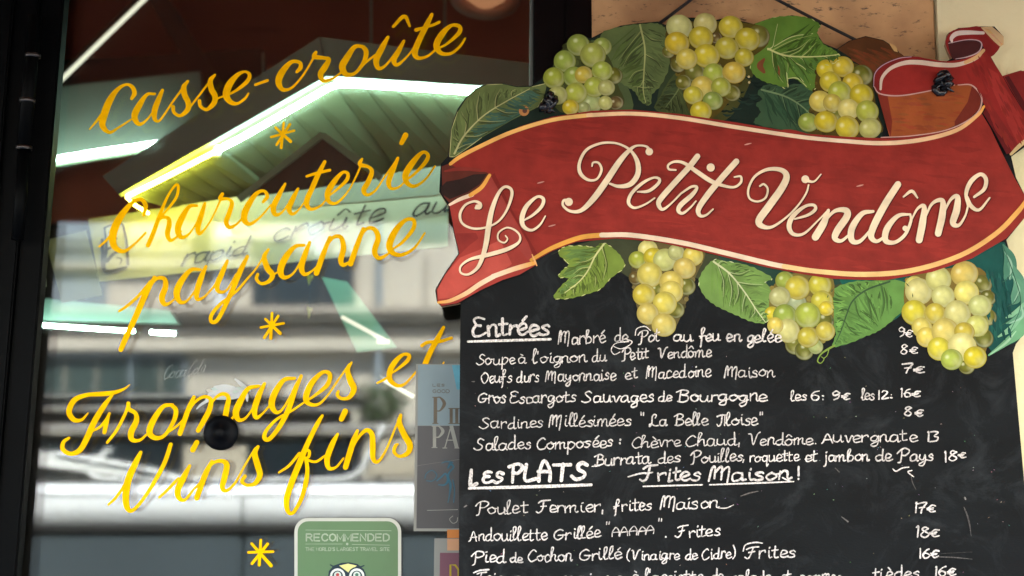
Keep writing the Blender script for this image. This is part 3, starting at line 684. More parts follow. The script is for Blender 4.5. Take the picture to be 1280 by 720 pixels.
# ================================================================ gold script on the glass
GOLD = [
('Casse-', 100, 60, 5.142, [
 '332,325,22 350,290,30 335,250,26 295,235,18 240,268,28 190,340,44 155,430,48 145,500,40 190,542,22 250,510,14 335,455,12', '62,522,10 110,465,16 160,400,20',
 '480,295,18 430,300,22 380,370,40 350,440,42 380,490,26 430,460,14 480,390,12 520,300,14', '530,272,22 505,330,34 480,400,38 480,455,30 505,470,16 540,430,14 600,340,14 660,260,16 690,215,18',
 '695,213,14 668,250,34 672,300,38 695,350,36 692,395,34 645,435,22 605,415,22 598,378,26', '690,400,14 730,350,14 800,260,14 865,175,14',
 '868,172,14 838,210,32 845,265,38 868,310,36 860,355,34 815,395,22 775,375,22 768,340,24', '862,335,12 900,318,12 930,308,14',
 '930,310,12 1000,275,18 1070,220,26 1090,175,24 1060,152,16 1010,175,28 960,235,44 940,300,46 965,345,34 1010,357,20 1060,325,16 1083,292,12', '1128,236,17 1205,208,19']),
('croûte', 310, 0, 4.414, [
 '270,396,18 290,372,24 285,345,20 240,342,22 190,395,36 168,450,36 190,493,24 240,485,14 300,420,12 350,340,12 375,290,14',
 '375,288,18 366,312,26 420,320,20 446,328,24 425,370,34 400,410,32 418,446,22 470,432,14 520,395,12',
 '640,258,16 590,258,24 545,320,36 520,370,38 545,412,28 595,400,18 640,340,24 652,285,28 632,257,20', '600,400,12 650,345,12 700,305,14',
 '772,205,18 742,260,32 708,330,34 720,376,24 760,360,14 820,285,14 858,232,16', '860,226,16 832,280,28 805,330,30 822,358,20 870,320,12 930,250,12',
 '802,146,16 862,90,22 892,143,14', '1014,80,20 985,140,30 945,220,32 920,290,34 940,320,22 990,310,14 1040,270,12', '928,165,22 970,152,15 1020,138,16 1055,122,16',
 '1040,270,12 1100,240,14 1165,180,24 1165,145,22 1120,142,20 1070,190,34 1040,250,36 1065,293,24 1120,295,16 1170,255,14 1198,212,10']),
('Charc', 110, 190, 5.142, [
 '358,405,20 370,345,30 340,305,24 280,330,28 200,430,46 160,530,50 170,608,40 230,638,24 300,590,14 370,520,14', '72,608,12 120,565,15 180,490,22',
 '385,600,28 420,520,30 460,410,26 510,290,16 560,215,16 580,222,18 568,290,18 510,370,16 440,450,14', '430,480,12 470,425,18 515,425,26 522,470,34 510,525,34 528,567,24 565,550,14 600,510,12',
 '700,345,18 650,352,26 600,430,42 577,500,42 600,548,28 650,525,14 700,450,12 742,355,12', '752,330,20 730,400,34 707,480,36 715,525,24 755,490,13 800,420,12 860,290,14',
 '864,270,22 850,300,26 900,302,18 925,330,28 905,400,32 888,450,32 910,484,24 960,460,14 1010,400,12',
 '1125,322,18 1152,285,26 1130,250,18 1080,270,28 1020,360,42 1003,430,40 1038,463,26 1100,425,14 1150,370,12 1175,340,12']),
('uterie', 320, 150, 5.142, [
 '0,650,10 60,590,12', '188,410,16 150,480,32 112,560,38 125,608,28 170,590,14 230,505,14 268,445,16', '270,442,18 235,510,34 212,570,34 235,605,22 280,570,12 330,500,12',
 '442,268,22 400,350,32 360,440,34 325,525,36 348,573,24 410,555,14 460,500,12', '325,362,16 390,342,20 475,322,18',
 '450,500,12 510,455,16 580,390,24 590,345,22 555,338,20 500,400,36 460,470,38 470,525,28 520,532,18 590,460,12 645,360,12 675,290,14',
 '682,250,16 668,285,28 720,300,20 745,332,28 720,400,34 692,450,34 715,482,22 770,450,14 830,360,12 905,258,14',
 '912,245,20 880,320,34 852,400,34 870,440,22 920,430,14 965,385,12', '935,148,30 962,97,36',
 '960,390,14 1020,345,18 1090,270,26 1105,225,24 1070,208,22 1010,270,38 962,350,42 972,405,32 1020,425,22 1090,380,14 1150,297,12']),
('pays', 130, 300, 5.142, [
 '97,458,14 160,415,18 230,350,18 300,265,20', '325,240,24 270,340,38 200,500,38 140,630,36 108,705,30', '290,300,14 340,248,22 388,250,28 395,300,36 372,370,38 390,413,28 430,400,14 460,370,12',
 '620,190,18 560,192,26 500,260,40 467,340,42 490,398,28 540,385,14 600,300,12 645,200,12', '655,170,20 625,240,36 600,320,36 598,378,26 640,368,14 700,305,12 740,240,13',
 '792,135,20 760,210,34 727,290,34 740,332,24 790,320,14 850,220,14', '922,105,22 880,190,34 830,310,32 770,440,28 725,518,26 690,525,24 692,480,24 750,410,20 850,330,16 920,250,14 980,180,12 1045,75,14',
 '1057,60,16 1030,110,32 1050,180,38 1083,225,34 1060,265,26 1010,280,20 980,250,22 988,220,20', '1070,240,12 1110,210,12 1140,200,12']),
('anne', 320, 250, 5.142, [
 '310,290,18 250,300,26 190,370,42 157,450,42 180,498,28 240,470,14 300,370,12 338,290,12', '345,272,20 315,350,36 292,430,38 310,477,26 355,460,14 400,420,13',
 '475,240,22 435,340,34 388,470,36', '430,340,14 490,245,22 545,240,28 562,310,36 545,385,36 560,418,26 600,400,16', '690,185,24 650,290,34 607,410,36', '640,310,14 700,195,20 755,185,28 785,240,36 762,330,36 790,373,26 840,352,16 870,320,12',
 '870,320,12 940,272,20 1010,185,28 1012,130,26 960,130,26 895,200,40 857,290,44 880,340,32 940,352,22 1020,305,16 1085,212,12']),
('From', 60, 470, 5.142, [
 '258,238,8 215,282,18 165,280,32 135,228,36 170,155,34 250,122,26 350,115,30 430,105,26 490,82,14 525,56,5', '420,115,12 365,185,32 300,290,38 250,400,38 205,475,34 145,500,26 95,470,28 100,425,24 135,398,16',
 '275,358,14 330,330,16 372,285,20 395,240,16', '392,245,16 375,300,30 362,362,26', '380,428,16 440,350,20 495,245,20 515,190,18',
 '516,175,24 520,212,28 562,240,26 568,290,36 535,360,40 540,408,32 590,412,18 645,365,12', '800,185,20 740,197,28 680,280,38 652,360,40 690,398,30 750,380,22 808,290,28 822,220,30 790,185,22',
 '760,370,12 830,320,14 880,270,14', '938,135,22 900,220,32 848,370,32', '880,290,12 930,185,16 995,135,20 1045,150,26 1038,215,34 1000,290,34 965,350,30', '1005,280,12 1060,160,16 1120,115,24 1160,140,28 1148,215,36 1138,288,32 1162,298,20 1200,250,12']),
('ages', 240, 430, 5.142, [
 '430,270,18 360,288,28 310,370,40 282,440,42 302,488,28 350,470,14 410,380,12 452,285,12', '466,255,20 430,330,36 402,420,38 412,473,26 450,450,14 500,395,12',
 '660,220,18 590,232,28 530,320,40 512,390,40 540,438,26 580,420,14 640,320,12 690,225,12', '702,205,20 660,300,34 620,420,34 560,535,30 495,612,26 465,600,28 482,550,22 550,480,18 640,430,14 720,375,12',
 '720,375,12 790,330,18 870,262,28 885,195,28 840,182,24 770,250,36 732,340,38 750,383,28 810,388,18 870,332,12 930,245,12 1010,130,12',
 '1026,118,12 1000,170,30 1020,240,40 1040,290,38 1010,343,26 960,350,20 935,328,22 940,305,18']),
('et', 420, 390, 6.544, [
 '337,581,14 380,560,20 430,530,18', '440,510,14 500,470,20 582,400,32 598,355,30 550,348,26 490,400,42 442,480,46 442,555,42 500,602,30 560,590,20 620,530,16 695,440,16',
 '880,125,26 830,220,42 770,330,44 722,450,46 722,515,42 760,553,28 820,520,20 882,412,12', '702,275,28 750,248,26 850,240,26 945,212,24']),
('Vins', 120, 530, 5.142, [
 '80,518,12 130,470,16 190,385,20', '288,182,22 255,250,38 210,350,44 192,450,44 197,528,38 228,558,24 290,500,20 370,380,24 440,250,28 480,132,26',
 '407,472,14 460,422,18 530,350,18', '602,268,18 565,340,38 527,420,40 532,472,32 570,488,18 620,430,14 660,385,12', '622,166,34 648,118,32',
 '745,240,20 700,330,36 647,475,34', '680,370,14 740,262,18 800,237,24 840,262,36 827,340,38 812,408,32 840,428,20 900,370,14 960,260,12 1025,155,14',
 '1042,145,20 1020,190,36 1040,270,40 1053,330,36 1020,383,26 970,393,20 938,368,24 958,335,22']),
('fins', 320, 500, 4.8, [
 '398,94,16 370,140,26 310,260,30 260,380,36 212,500,36 183,600,34 192,668,26 222,676,20 268,600,24 298,500,28 308,420,24 300,350,22', '138,435,12 200,392,16 260,320,18', '285,300,14 318,305,18 318,335,18 305,350,14', '305,360,14 360,370,16 412,335,12',
 '490,205,16 460,260,32 427,350,34 437,408,26 480,403,14 525,350,12', '512,115,30 535,68,34', '608,185,18 580,260,34 537,403,32', '560,330,12 610,232,16 660,182,24 695,205,30 700,270,34 702,348,30 730,370,18 780,300,12 855,120,12',
 '868,90,18 860,140,32 890,210,36 923,270,36 910,318,28 860,338,18 828,310,20 837,275,20 850,265,12'])]
YL = GY - .0008
for nm, ox, oy, k, sts in GOLD:
    g_ = Brush(YL)
    for s in sts: g_.stroke(T(s, ox, oy, k), n=7)
    g_.build('painted_word', 'gold', w)
for (ox, oy, k, arms) in ((320, 150, 5.142, ('97,110,16 245,68,16', '125,48,16 222,138,22', '178,18,16 162,178,20', '218,28,18 132,160,16')),
                      (130, 300, 5.142, ('1008,562,16 1155,535,16', '1037,508,16 1132,600,22', '1080,470,16 1071,632,20', '1120,488,16 1030,628,18')),
                      (300, 560, 4.0, ('42,522,13 165,518,13', '58,478,13 155,588,18', '104,460,13 96,585,15', '138,480,15 60,578,14'))):
    g_ = Brush(YL)
    for s in arms: g_.stroke(T(s, ox, oy, k), smooth=False)
    g_.build('painted_star', 'gold', w)

# faint white shop lettering lower on the glass
g_ = Brush(YL)
hand(g_, 'Coca', 203, 231, 474, 470, 9, .9, (.5, .55, .5), slant=.4); hand(g_, 'Cola', 233, 256, 470, 465, 9, .9, (.42, .43, .36), slant=.4)
pale = M['chalk']
lt = paint_mat('faded_white_lettering', wob=.3, scale=200); bb = lt.node_tree.nodes['Principled BSDF']; bb.inputs['Alpha'].default_value = .28
g_.build('faded_lettering', lt, w)

# ================================================================ things stuck to the window
yS = GY + .0075
yT = GY - .0022
# green travel-site sticker
s1 = empty('recommendation_sticker', W(435, 700, yT), 'green rounded sticker with pale border reading RECOMMENDED and an owl face', 'sticker')
def rrect(x0, y0, x1, y1, r, n_=6):
    out = []
    for cx_, cy_, a0 in ((x1 - r, y0 + r, -90), (x1 - r, y1 - r, 0), (x0 + r, y1 - r, 90), (x0 + r, y0 + r, 180)):
        for i in range(n_ + 1):
            t = math.radians(a0 + 90 * i / n_); out.append((cx_ + r * math.cos(t), cy_ + r * math.sin(t)))
    return out
M['stick_border'] = mat('pale_sticker_border', srgb(176, 176, 164), .4)
M['stick_green'] = mat('green_sticker', srgb(74, 106, 66), .35, noise_amt=.1, scale=6)
prism('sticker_border', rrect(368, 647.5, 501.5, 830, 17), yT, .0010, 'stick_border', s1)
prism('sticker_face', rrect(372, 651.5, 497.5, 826, 13.5), yT - .0003, .0002, 'stick_green', s1)
b2 = Brush(yT - .0005); cw = tuple(v * .8 for v in srgb(160, 174, 150)[:3]); dk = srgb(38, 52, 62)[:3]
def textmesh(br, text, x0, x1, y0, y1, col, font_w=0):
    """block capitals from straight pen strokes"""
    BL = {'R': '0,0 0,10;0,10 5,10 7,8.5 7,6.5 5,5 0,5;4,5 7.5,0', 'E': '7,0 0,0 0,10 7,10;0,5 6,5', 'C': '7.5,8 6,9.7 3.5,10 1,8.5 0,5 1,1.5 3.5,0 6,.3 7.5,2', 'O': '4,10 1,8.5 0,5 1,1.5 4,0 7,1.5 8,5 7,8.5 4,10', 'M': '0,0 0,10 4,2 8,10 8,0', 'N': '0,0 0,10 7,0 7,10', 'D': '0,0 0,10 4,10 7,8 7.5,5 7,2 4,0 0,0', 'T': '0,10 8,10;4,10 4,0', 'H': '0,0 0,10;7,0 7,10;0,5 7,5', 'W': '0,10 2,0 4.5,8 7,0 9,10', 'L': '0,10 0,0 6,0', "'": '1,10 1,8', 'S': '7,8.5 4,10 .5,8 2,5.7 6,4.5 7,2 4,0 .3,1.5', 'A': '0,0 4,10 8,0;1.5,3 6.5,3', 'G': '7.5,8 4,10 1,8.5 0,5 1,1.5 4,0 7.5,1.5 7.5,5 4.5,5', 'V': '0,10 4,0 8,10', 'I': '0,0 0,10', ' ': '', 'F': '0,0 0,10 7,10;0,5 6,5', 'P': '0,0 0,10 5,10 7,8 7,6 5,4.6 0,4.6'}
    wdt = {' ': 4, 'I': 3, "'": 3}; tot = sum(wdt.get(c, 10) for c in text) - 2; k = (x1 - x0) / tot; q = 0
    for ch in text:
        for s in BL[ch].split(';'):
            if s:
                P = [(x0 + (q + float(a.split(',')[0])) * k, y1 - float(a.split(',')[1]) * (y1 - y0) / 10, font_w) for a in s.split()]
                br.stroke(P, col, smooth=False)
        q += wdt.get(ch, 10)
textmesh(b2, 'RECOMMENDED', 383, 487, 667.5, 676, cw, 1.9)
textmesh(b2, "THE WORLD'S LARGEST TRAVEL SITE", 382, 487, 684.5, 688.5, cw, .75)
b2.stroke([(382, 662.5, .6), (489, 663.5, .6)], cw); b2.stroke([(382, 680, .6), (428, 680, .6)], cw); b2.stroke([(440, 680.5, .6), (487, 681.5, .6)], cw)
b2.dot(434, 680, 1.6, cw)
b2.poly([(411, 714), (417, 707), (427, 703.5), (437, 703), (447, 705), (455, 712), (458, 730), (409, 730)], dk)
b2.stroke([(413, 706, 1.4), (418, 709, 2)], dk); b2.stroke([(455, 707, 1.4), (450, 709, 2)], dk)
b2.poly([(424, 707), (435, 704.5), (446, 707), (436, 716)], srgb(205, 200, 130)[:3])
for ex, pc in ((422, srgb(170, 70, 70)[:3]), (446, srgb(70, 110, 90)[:3])):
    b2.dot(ex, 720, 11.5, dk); b2.dot(ex, 720, 9.6, srgb(205, 210, 200)[:3]); b2.dot(ex, 720, 6.8, dk); b2.dot(ex, 719, 4.6, srgb(190, 200, 190)[:3]); b2.dot(ex, 718.5, 2.2, pc)
b2.build('sticker_print', 'paint', s1)

# tall pale-blue poster behind the board
yO = yT; yT = yO
s3 = empty('blue_poster', W(560, 560, yT), 'pale blue and black poster with serif letters, half hidden by the menu board', 'poster')
M['post_edge'] = mat('grey_poster_edge', srgb(120, 120, 114), .5)
M['post_blue'] = mat('pale_blue_print', srgb(112, 131, 138), .5, noise_amt=.08, scale=12)
M['post_dark'] = mat('dark_print', srgb(40, 40, 45), .4, noise_amt=.25, scale=7)
M['post_teal'] = mat('teal_print', srgb(70, 140, 160), .5, noise_amt=.3, scale=20)
slab('poster_border', [(520, 455), (590, 455), (588, 664), (517, 664)], yT, .0010, 'post_edge', s3)
slab('poster_top', [(522.5, 456), (590, 456), (589, 532), (522, 532)], yT - .0003, .0002, 'post_blue', s3)
slab('poster_middle', [(522, 532.3), (589, 532.3), (588, 572), (521.5, 582)], yT - .0003, .0002, 'post_dark', s3)
slab('poster_foot', [(521.5, 582.3), (588, 572.3), (588, 660.5), (520.5, 660.5)], yT - .0003, .0002, 'post_dark', s3)
slab('teal_corner', [(565, 456.5), (590, 456.5), (590, 487), (571, 487)], yT - .0005, .0001, 'post_teal', s3)
b3 = Brush(yT - .0008); gb = srgb(96, 88, 76)[:3]; wh = srgb(140, 140, 132)[:3]; tl = srgb(52, 96, 114)[:3]
def serif(br, ch, x, y0, y1, wd, col):
    t = wd * .26
    if ch in 'PIU':
        br.stroke([(x + t / 2 + 1, y0 + 1, t), (x + t / 2 + 1, y1 - 1, t)], col, smooth=False, cap=False)
        for yy in (y0 + .6, y1 - .6): br.stroke([(x - .5, yy, 1.2), (x + t + 2.5, yy, 1.2)], col, smooth=False, cap=False)
    if ch == 'P':
        br.stroke([(x + t, y0 + .8, 1.2), (x + wd * .55, y0 + 1, 2), (x + wd * .85, y0 + (y1 - y0) * .25, t), (x + wd * .55, y0 + (y1 - y0) * .5, 2), (x + t, y0 + (y1 - y0) * .52, 1.2)], col)
    if ch == 'A':
        br.stroke([(x + wd * .5, y0, 1.4), (x + 1, y1, 1.4)], col, smooth=False, cap=False); br.stroke([(x + wd * .5, y0, t), (x + wd - 2, y1, t)], col, smooth=False, cap=False)
        br.stroke([(x + 3, y0 + (y1 - y0) * .65, 1.2), (x + wd - 4, y0 + (y1 - y0) * .65, 1.2)], col, smooth=False)
        for xx in (x + 1, x + wd - 2): br.stroke([(xx - 2.5, y1, 1.2), (xx + 2.5, y1, 1.2)], col, smooth=False)
serif(b3, 'P', 541, 496, 530, 17, gb); serif(b3, 'I', 561, 510, 530, 15, gb); serif(b3, 'I', 568, 510, 530, 15, gb)
serif(b3, 'P', 540, 532, 560, 16, wh); serif(b3, 'A', 555, 532, 560, 18, wh)
textmesh(b3, 'LES', 541, 556, 480, 483, gb, .7); textmesh(b3, 'GOOD', 541, 562, 487, 491, gb, .7)
for s in ('531,598,1.2 533,592,1.2 540,588,1.2 546,594,1.2 541,601,1.2 533,601,1.2', '546,601,1.6 552,596,2 557,592,2 560,600,3 556,606,2 548,606,1.5', '560,585,2 563,580,3 567,584,2 562,590,2 560,596,3 563,606,3 562,618,1.5 560,628,1.2', '566,600,1.5 568,612,1.3 567,628,1.2', '552,579,1 558,577,1.5 566,578,1.5'):
    b3.stroke(T(s), tl)
b3.stroke([(534, 638, .7), (572, 637, .7)], wh); b3.stroke(T('566,645,.8 562,649,.8 566,654,.8 571,652,.8 572,647,.8'), wh)
b3.build('poster_print', 'paint', s3)
# small purple and orange flyer
s4 = empty('purple_flyer', W(560, 700, yT), 'white-edged purple flyer with a mustard letter D under an orange strip', 'flyer')
M['purple'] = mat('purple_print', srgb(96, 48, 66), .5, noise_amt=.08, scale=10); M['orange'] = mat('orange_print', srgb(180, 104, 18), .5); M['peach'] = mat('peach_print', srgb(180, 130, 92), .5)
slab('flyer_sheet', [(543, 673), (590, 673), (590, 800), (541, 800)], yT, .0010, 'post_edge', s4)
slab('purple_field', [(550, 691), (590, 691), (590, 795), (548.5, 795)], yT - .0003, .0002, 'purple', s4)
slab('orange_strip', [(559, 662), (590, 662), (590, 672.5), (559, 672.5)], yT - .0003, .0012, 'orange', s4)
slab('peach_strip', [(559, 673.5), (590, 673.5), (590, 688), (559, 688)], yT - .0003, .0002, 'peach', s4)
b4 = Brush(yT - .0006); b4.stroke([(563, 730, 2.4), (563, 706, 2.4), (569, 706.5, 2.4), (573, 712, 2.4), (573, 724, 2.4), (563, 730, 2.4)], srgb(160, 140, 40)[:3], smooth=False)
b4.build('flyer_print', 'paint', s4)

yT = yO
# made-up black disc standing in for an unidentified dark round spot
s5 = empty('black_disc', W(275, 543, yT), 'made-up round black disc on the window standing in for an unidentified dark spot, under a white scribble', 'dark disc')
c = W(276, 541, GY - .002); k = 1 / F * 2.65
v, fc = [], []; N_ = 40; prof = [(21.5, 0), (21, .0016), (16, .005), (8, .008), (7, .013), (3, .015), (.01, .0152)]
for r, h in prof:
    for i in range(N_): t = 2 * math.pi * i / N_; v.append(c + Vector((math.cos(t) * r * k, -h, math.sin(t) * r * k)))
for j in range(len(prof) - 1):
    for i in range(N_): fc.append((j * N_ + i, j * N_ + (i + 1) % N_, (j + 1) * N_ + (i + 1) % N_, (j + 1) * N_ + i))
M['disc_black'] = mat('matt_black', (.001, .0012, .002), .5, spec=.1)
mesh_obj('disc_body', v, fc, 'disc_black', s5, smooth=True)
s6 = empty('white_scribble', W(285, 495, GY), 'ragged white scribble on the glass standing in for unidentified pale marks just above the black disc', 'paint smear')  # guessed white strokes in place of unidentified pale marks
br = Brush(GY - .0002); rr = random.Random(3)
for s in ('258,500,3 264,493,7 273,489,10 284,488,11 296,489,9 306,492,4', '262,497,5 274,495,9 288,495,9 300,494,6', '294,474,2 299,478,4 306,484,5 312,488,3', '246,511,1.6 251,506,3 259,501,4', '268,484,3 280,483,5 292,484,3', '303,488,5 308,494,5 309,501,2'):
    br.stroke(T(s), (.46, .47, .45))
for q in range(14):
    x, y = rr.gauss(282, 11), rr.gauss(491, 3.5); br.stroke([(x - 4, y, .5), (x, y + rr.uniform(-1, 2), rr.uniform(2, 4.5)), (x + 5, y + rr.uniform(-2, 3), .6)], tuple(v * rr.uniform(.8, 1.05) for v in (.46, .46, .44)))
br.build('scribble_strokes', 'paint', s6)
# ================================================================ the menu sign
sg = empty('menu_sign', W(930, 1000, 0), 'hanging cut-out menu board with red scroll, painted grapes and chalk prices', 'sign')
OUT = [(573, 1010), (573.5, 720), (574, 600), (575, 430), (576, 379), (566, 381), (552, 383.5), (546, 377), (544, 362), (555, 343), (573, 317), (567, 290), (561, 259), (549, 240), (551, 205), (560, 195), (562, 178), (565, 156), (572, 136), (582, 122), (594, 111), (608, 105), (628, 104), (648, 108), (664, 107),
       (676, 99), (688, 86), (697, 70), (706, 56), (716, 48), (728, 45), (738, 48), (752, 41), (776, 32), (797, 29), (822, 27), (832, 31), (838, 25), (852, 22), (880, 22), (895, 25), (912, 21), (926, 26), (942, 30), (962, 23), (990, 19), (1010, 22), (1027, 30), (1021, 41), (1029, 54), (1046, 61), (1061, 51), (1082, 45), (1104, 50), (1121, 61), (1127, 70),
       (1142, 70.5), (1162, 74), (1182, 77), (1190, 73), (1183, 55), (1186, 41), (1198, 35), (1225, 33), (1243, 33), (1254, 45), (1252, 57), (1238, 70), (1246, 84), (1253, 95), (1276, 88), (1310, 100), (1312, 172), (1282, 183), (1264, 196), (1270, 222), (1284, 250), (1281, 272), (1258, 300), (1264, 322), (1276, 345), (1290, 378), (1287, 408), (1270, 430), (1266, 441), (1273, 520), (1281, 610), (1287, 720), (1296, 1010)]
prism('board', OUT, 0.0, .014, 'board', sg, 'wood_edge')
def C(r, g_, b_): return srgb(r, g_, b_)[:3]

# dark painted ground behind the fruit
br = Brush(-.0004)
br.poly([(564, 200), (566, 156), (573, 136), (583, 122), (595, 111.6), (608, 105.6), (628, 104.8), (648, 108.6), (665, 107.6), (677, 99.6), (689, 86.6), (698, 70), (707, 56.6), (717, 48.6), (728, 45.8), (738, 48.8), (753, 41.6), (776, 32.8), (797, 29.8), (822, 27.8), (832, 31.8), (838, 25.8), (852, 22.8), (880, 22.8), (895, 25.8), (912, 22), (926, 26.8), (942, 31), (962, 23.8), (990, 19.8), (1010, 22.8), (1026, 30.5), (1020, 41), (1028.5, 54.6), (1046, 61.8), (1061, 51.8), (1082, 45.8), (1104, 50.8), (1120.4, 61.4), (1126, 71), (1100, 180), (900, 190)], C(22, 36, 28))
br.poly([(1040, 330), (1200, 300), (1256, 303), (1263, 322), (1275, 346), (1288, 379), (1285, 407), (1269, 428), (1240, 440), (1210, 400), (1130, 370)], C(18, 74, 66), smooth=False)
br.poly([(690, 318), (760, 298), (860, 312), (1000, 340), (1130, 350), (1110, 372), (1060, 366), (1000, 372), (940, 362), (850, 345), (800, 352), (760, 330), (716, 312)], C(58, 62, 40), smooth=True)
br.poly([(900, 318), (1000, 342), (1060, 350), (1000, 366), (960, 360), (930, 345)], C(34, 62, 50), smooth=True)
br.poly([(1052, 346), (1128, 350), (1140, 372), (1118, 400), (1100, 390), (1070, 372)], C(22, 84, 70), smooth=True)
br.poly([(700, 96), (740, 50), (770, 80), (790, 140), (720, 142), (690, 120)], C(70, 84, 50), smooth=True)
br.poly([(836, 40), (900, 30), (950, 50), (930, 120), (900, 152), (850, 130)], C(64, 66, 28), smooth=True)
br.poly([(836, 80), (870, 110), (870, 140), (826, 138), (824, 110)], C(46, 58, 34), smooth=True)
# brown dead leaf behind the scroll
br.poly([(1047, 61.5), (1061, 51.8), (1082, 45.8), (1104, 50.8), (1120, 61.4), (1127, 71), (1112, 92), (1096, 118), (1088, 98), (1070, 76)], C(78, 46, 22))
br.stroke([(1113, 55, 2), (1118, 60, 5), (1121, 66, 3)], C(200, 160, 100))
for q in range(26):
    x = 1060 + q * 2.2; y = 60 + (q * 7 % 19); br.stroke([(x, y, 2), (x + 12, y + 6, 4), (x + 24, y + 20, 1)], C(88 + q % 5 * 5, 52, 26))
for q in range(120):
    rr = random.Random(q); x = rr.uniform(895, 1010); y = rr.uniform(85, 160)
    if q < 70: br.stroke([(x, y, 1), (x + 5, y + 2, 3), (x + 11, y + 1, 1)], rr.choice([C(14, 26, 22), C(28, 48, 38), C(20, 34, 26)]))
for x, y in ((936, 96), (936.5, 103)): br.dot(x, y, 1.5, C(190, 170, 120))
br.build('painted_ground', 'paint', sg)

# vine leaves: two-tone blades with veins and brushed shading
from mathutils.geometry import tessellate_polygon
def inside(p, poly):
    c = False; j = len(poly) - 1
    for i in range(len(poly)):
        a, b_ = poly[i], poly[j]
        if (a[1] > p[1]) != (b_[1] > p[1]) and p[0] < (b_[0] - a[0]) * (p[1] - a[1]) / (b_[1] - a[1]) + a[0]: c = not c
        j = i
    return c
LY = [-.0009]
def leaf(outline, rib, cA, cB, cV, side=7, seed=1, ang=.85, name='vine_leaf', cD=None, edge=None):
    LY[0] -= .00011
    br = Brush(LY[0]); rr = random.Random(seed)
    br.poly(outline, cA)
    rib = catmull(rib, 8)
    cD = cD or tuple(v * .45 for v in cA)
    def cast(x, y, dx, dy):
        t = 0
        while t < 200 and inside((x + dx * (t + 1.6), y + dy * (t + 1.6)), outline): t += 1
        return t
    L = len(rib)
    def dirat(i):
        a, b_ = rib[max(0, i - 1)], rib[min(L - 1, i + 1)]; d = math.hypot(b_[0] - a[0], b_[1] - a[1]) or 1
        return (b_[0] - a[0]) / d, (b_[1] - a[1]) / d
    for i in range(0, L):
        for sgn in (-1, 1):
            for rep in range(3):
                tx, ty = dirat(i); an = sgn * (ang + rr.uniform(-.18, .22)); dx, dy = tx * math.cos(an) - ty * math.sin(an), tx * math.sin(an) + ty * math.cos(an)
                x, y = rib[i][0] + rr.uniform(-1.5, 1.5), rib[i][1] + rr.uniform(-1.5, 1.5); t = cast(x, y, dx, dy)
                if t < 5: continue
                s0, s1 = rr.uniform(0, .5), rr.uniform(.5, .97)
                base = (cB if sgn > 0 else cA); f_ = rr.uniform(.72, 1.32)
                c = tuple(v * f_ for v in base)
                if rr.random() < .22: c = cD
                wv = rr.uniform(1.2, 3.6)
                bend = rr.uniform(-2.5, 2.5)
                br.stroke([(x + dx * t * s0, y + dy * t * s0, wv * .4), (x + dx * t * (s0 + s1) / 2 - dy * bend, y + dy * t * (s0 + s1) / 2 + dx * bend, wv), (x + dx * t * s1, y + dy * t * s1, .5)], c, n=4)
    for k in range(side):
        i = int(L * (k + .5) / (side + .6))
        for sgn in (-1, 1):
            tx, ty = dirat(i); an = sgn * ang; dx, dy = tx * math.cos(an) - ty * math.sin(an), tx * math.sin(an) + ty * math.cos(an)
            x, y = rib[i][0], rib[i][1]; t = cast(x, y, dx, dy) * rr.uniform(.72, .9)
            if t < 6: continue
            q = sgn * rr.uniform(-5, 5)
            if rr.random() < .25: continue
            br.stroke([(x, y, 1.2), (x + dx * t * .5 - dy * q, y + dy * t * .5 + dx * q, .8), (x + dx * t, y + dy * t, .3)], tuple(.6 * v + .4 * w_ for v, w_ in zip(cV, cA)))
            br.stroke([(x + 1.5, y + 2, .8), (x + 1.5 + dx * t * .5 - dy * q, y + 2 + dy * t * .5 + dx * q, 1.6), (x + dx * t * .9 + 1.5, y + dy * t * .9 + 2, .5)], cD)
    br.stroke([(p[0], p[1], 2.4 - 1.6 * i / L) for i, p in enumerate(rib)], cV, smooth=False)
    if edge:
        o2 = outline + [outline[0]]
        for i in range(len(o2) - 1):
            a, b_ = o2[i], o2[i + 1]
            if rr.random() < edge * .5: br.stroke([(a[0], a[1], .5), ((a[0] + b_[0]) / 2, (a[1] + b_[1]) / 2, 1.2), (b_[0], b_[1], .5)], cV, smooth=False)
    br.build(name, 'paint', sg)
def serr(pts, amp=2.2, seed=0, step=9):
    """saw-toothed leaf margin"""
    rr = random.Random(seed); P = catmull(pts, 4, True); out = []; acc = 0
    for i, p in enumerate(P):
        a, b_ = P[i - 1], P[(i + 1) % len(P)]; dx, dy = b_[0] - a[0], b_[1] - a[1]; d = math.hypot(dx, dy) or 1
        s = amp * (1 if i % 2 else -.4) * rr.uniform(.4, 1)
        out.append((p[0] - dy / d * -s * 0.5, p[1] + dx / d * -s * .5))
    return out
c1, s1_ = (540, 0), 3.692
leaf([(562, 196), (564.5, 162), (572, 140), (583, 123), (595, 112), (608, 106), (628, 105), (646, 109), (665, 108.5), (684, 104), (680, 122), (672, 134), (640, 150), (602, 172), (580, 188), (568, 196)], [(568, 192), (580, 170), (604, 145), (634, 126), (662, 111)], C(92, 104, 58), C(58, 86, 70), C(168, 166, 112), 5, 2, .75, edge=.5)
leaf(serr([(751, 43), (776, 33.5), (797, 30.5), (818, 29), (829, 33), (834, 42), (836.5, 60), (836, 84), (826, 106), (815, 118), (813, 131), (801, 127), (794, 115), (784, 108), (770, 98), (757, 70)], 2, 3), [(800, 31), (806, 60), (805, 90), (804, 112), (807, 128)], C(86, 100, 56), C(76, 92, 44), C(150, 156, 96), 7, 3, .9)
leaf(serr([(826, 119), (840, 96), (850, 92), (862, 119), (864, 146), (820, 138)], 1.2, 4), [(856, 95), (846, 115), (832, 134)], C(60, 70, 36), C(48, 60, 34), C(90, 100, 60), 4, 4)
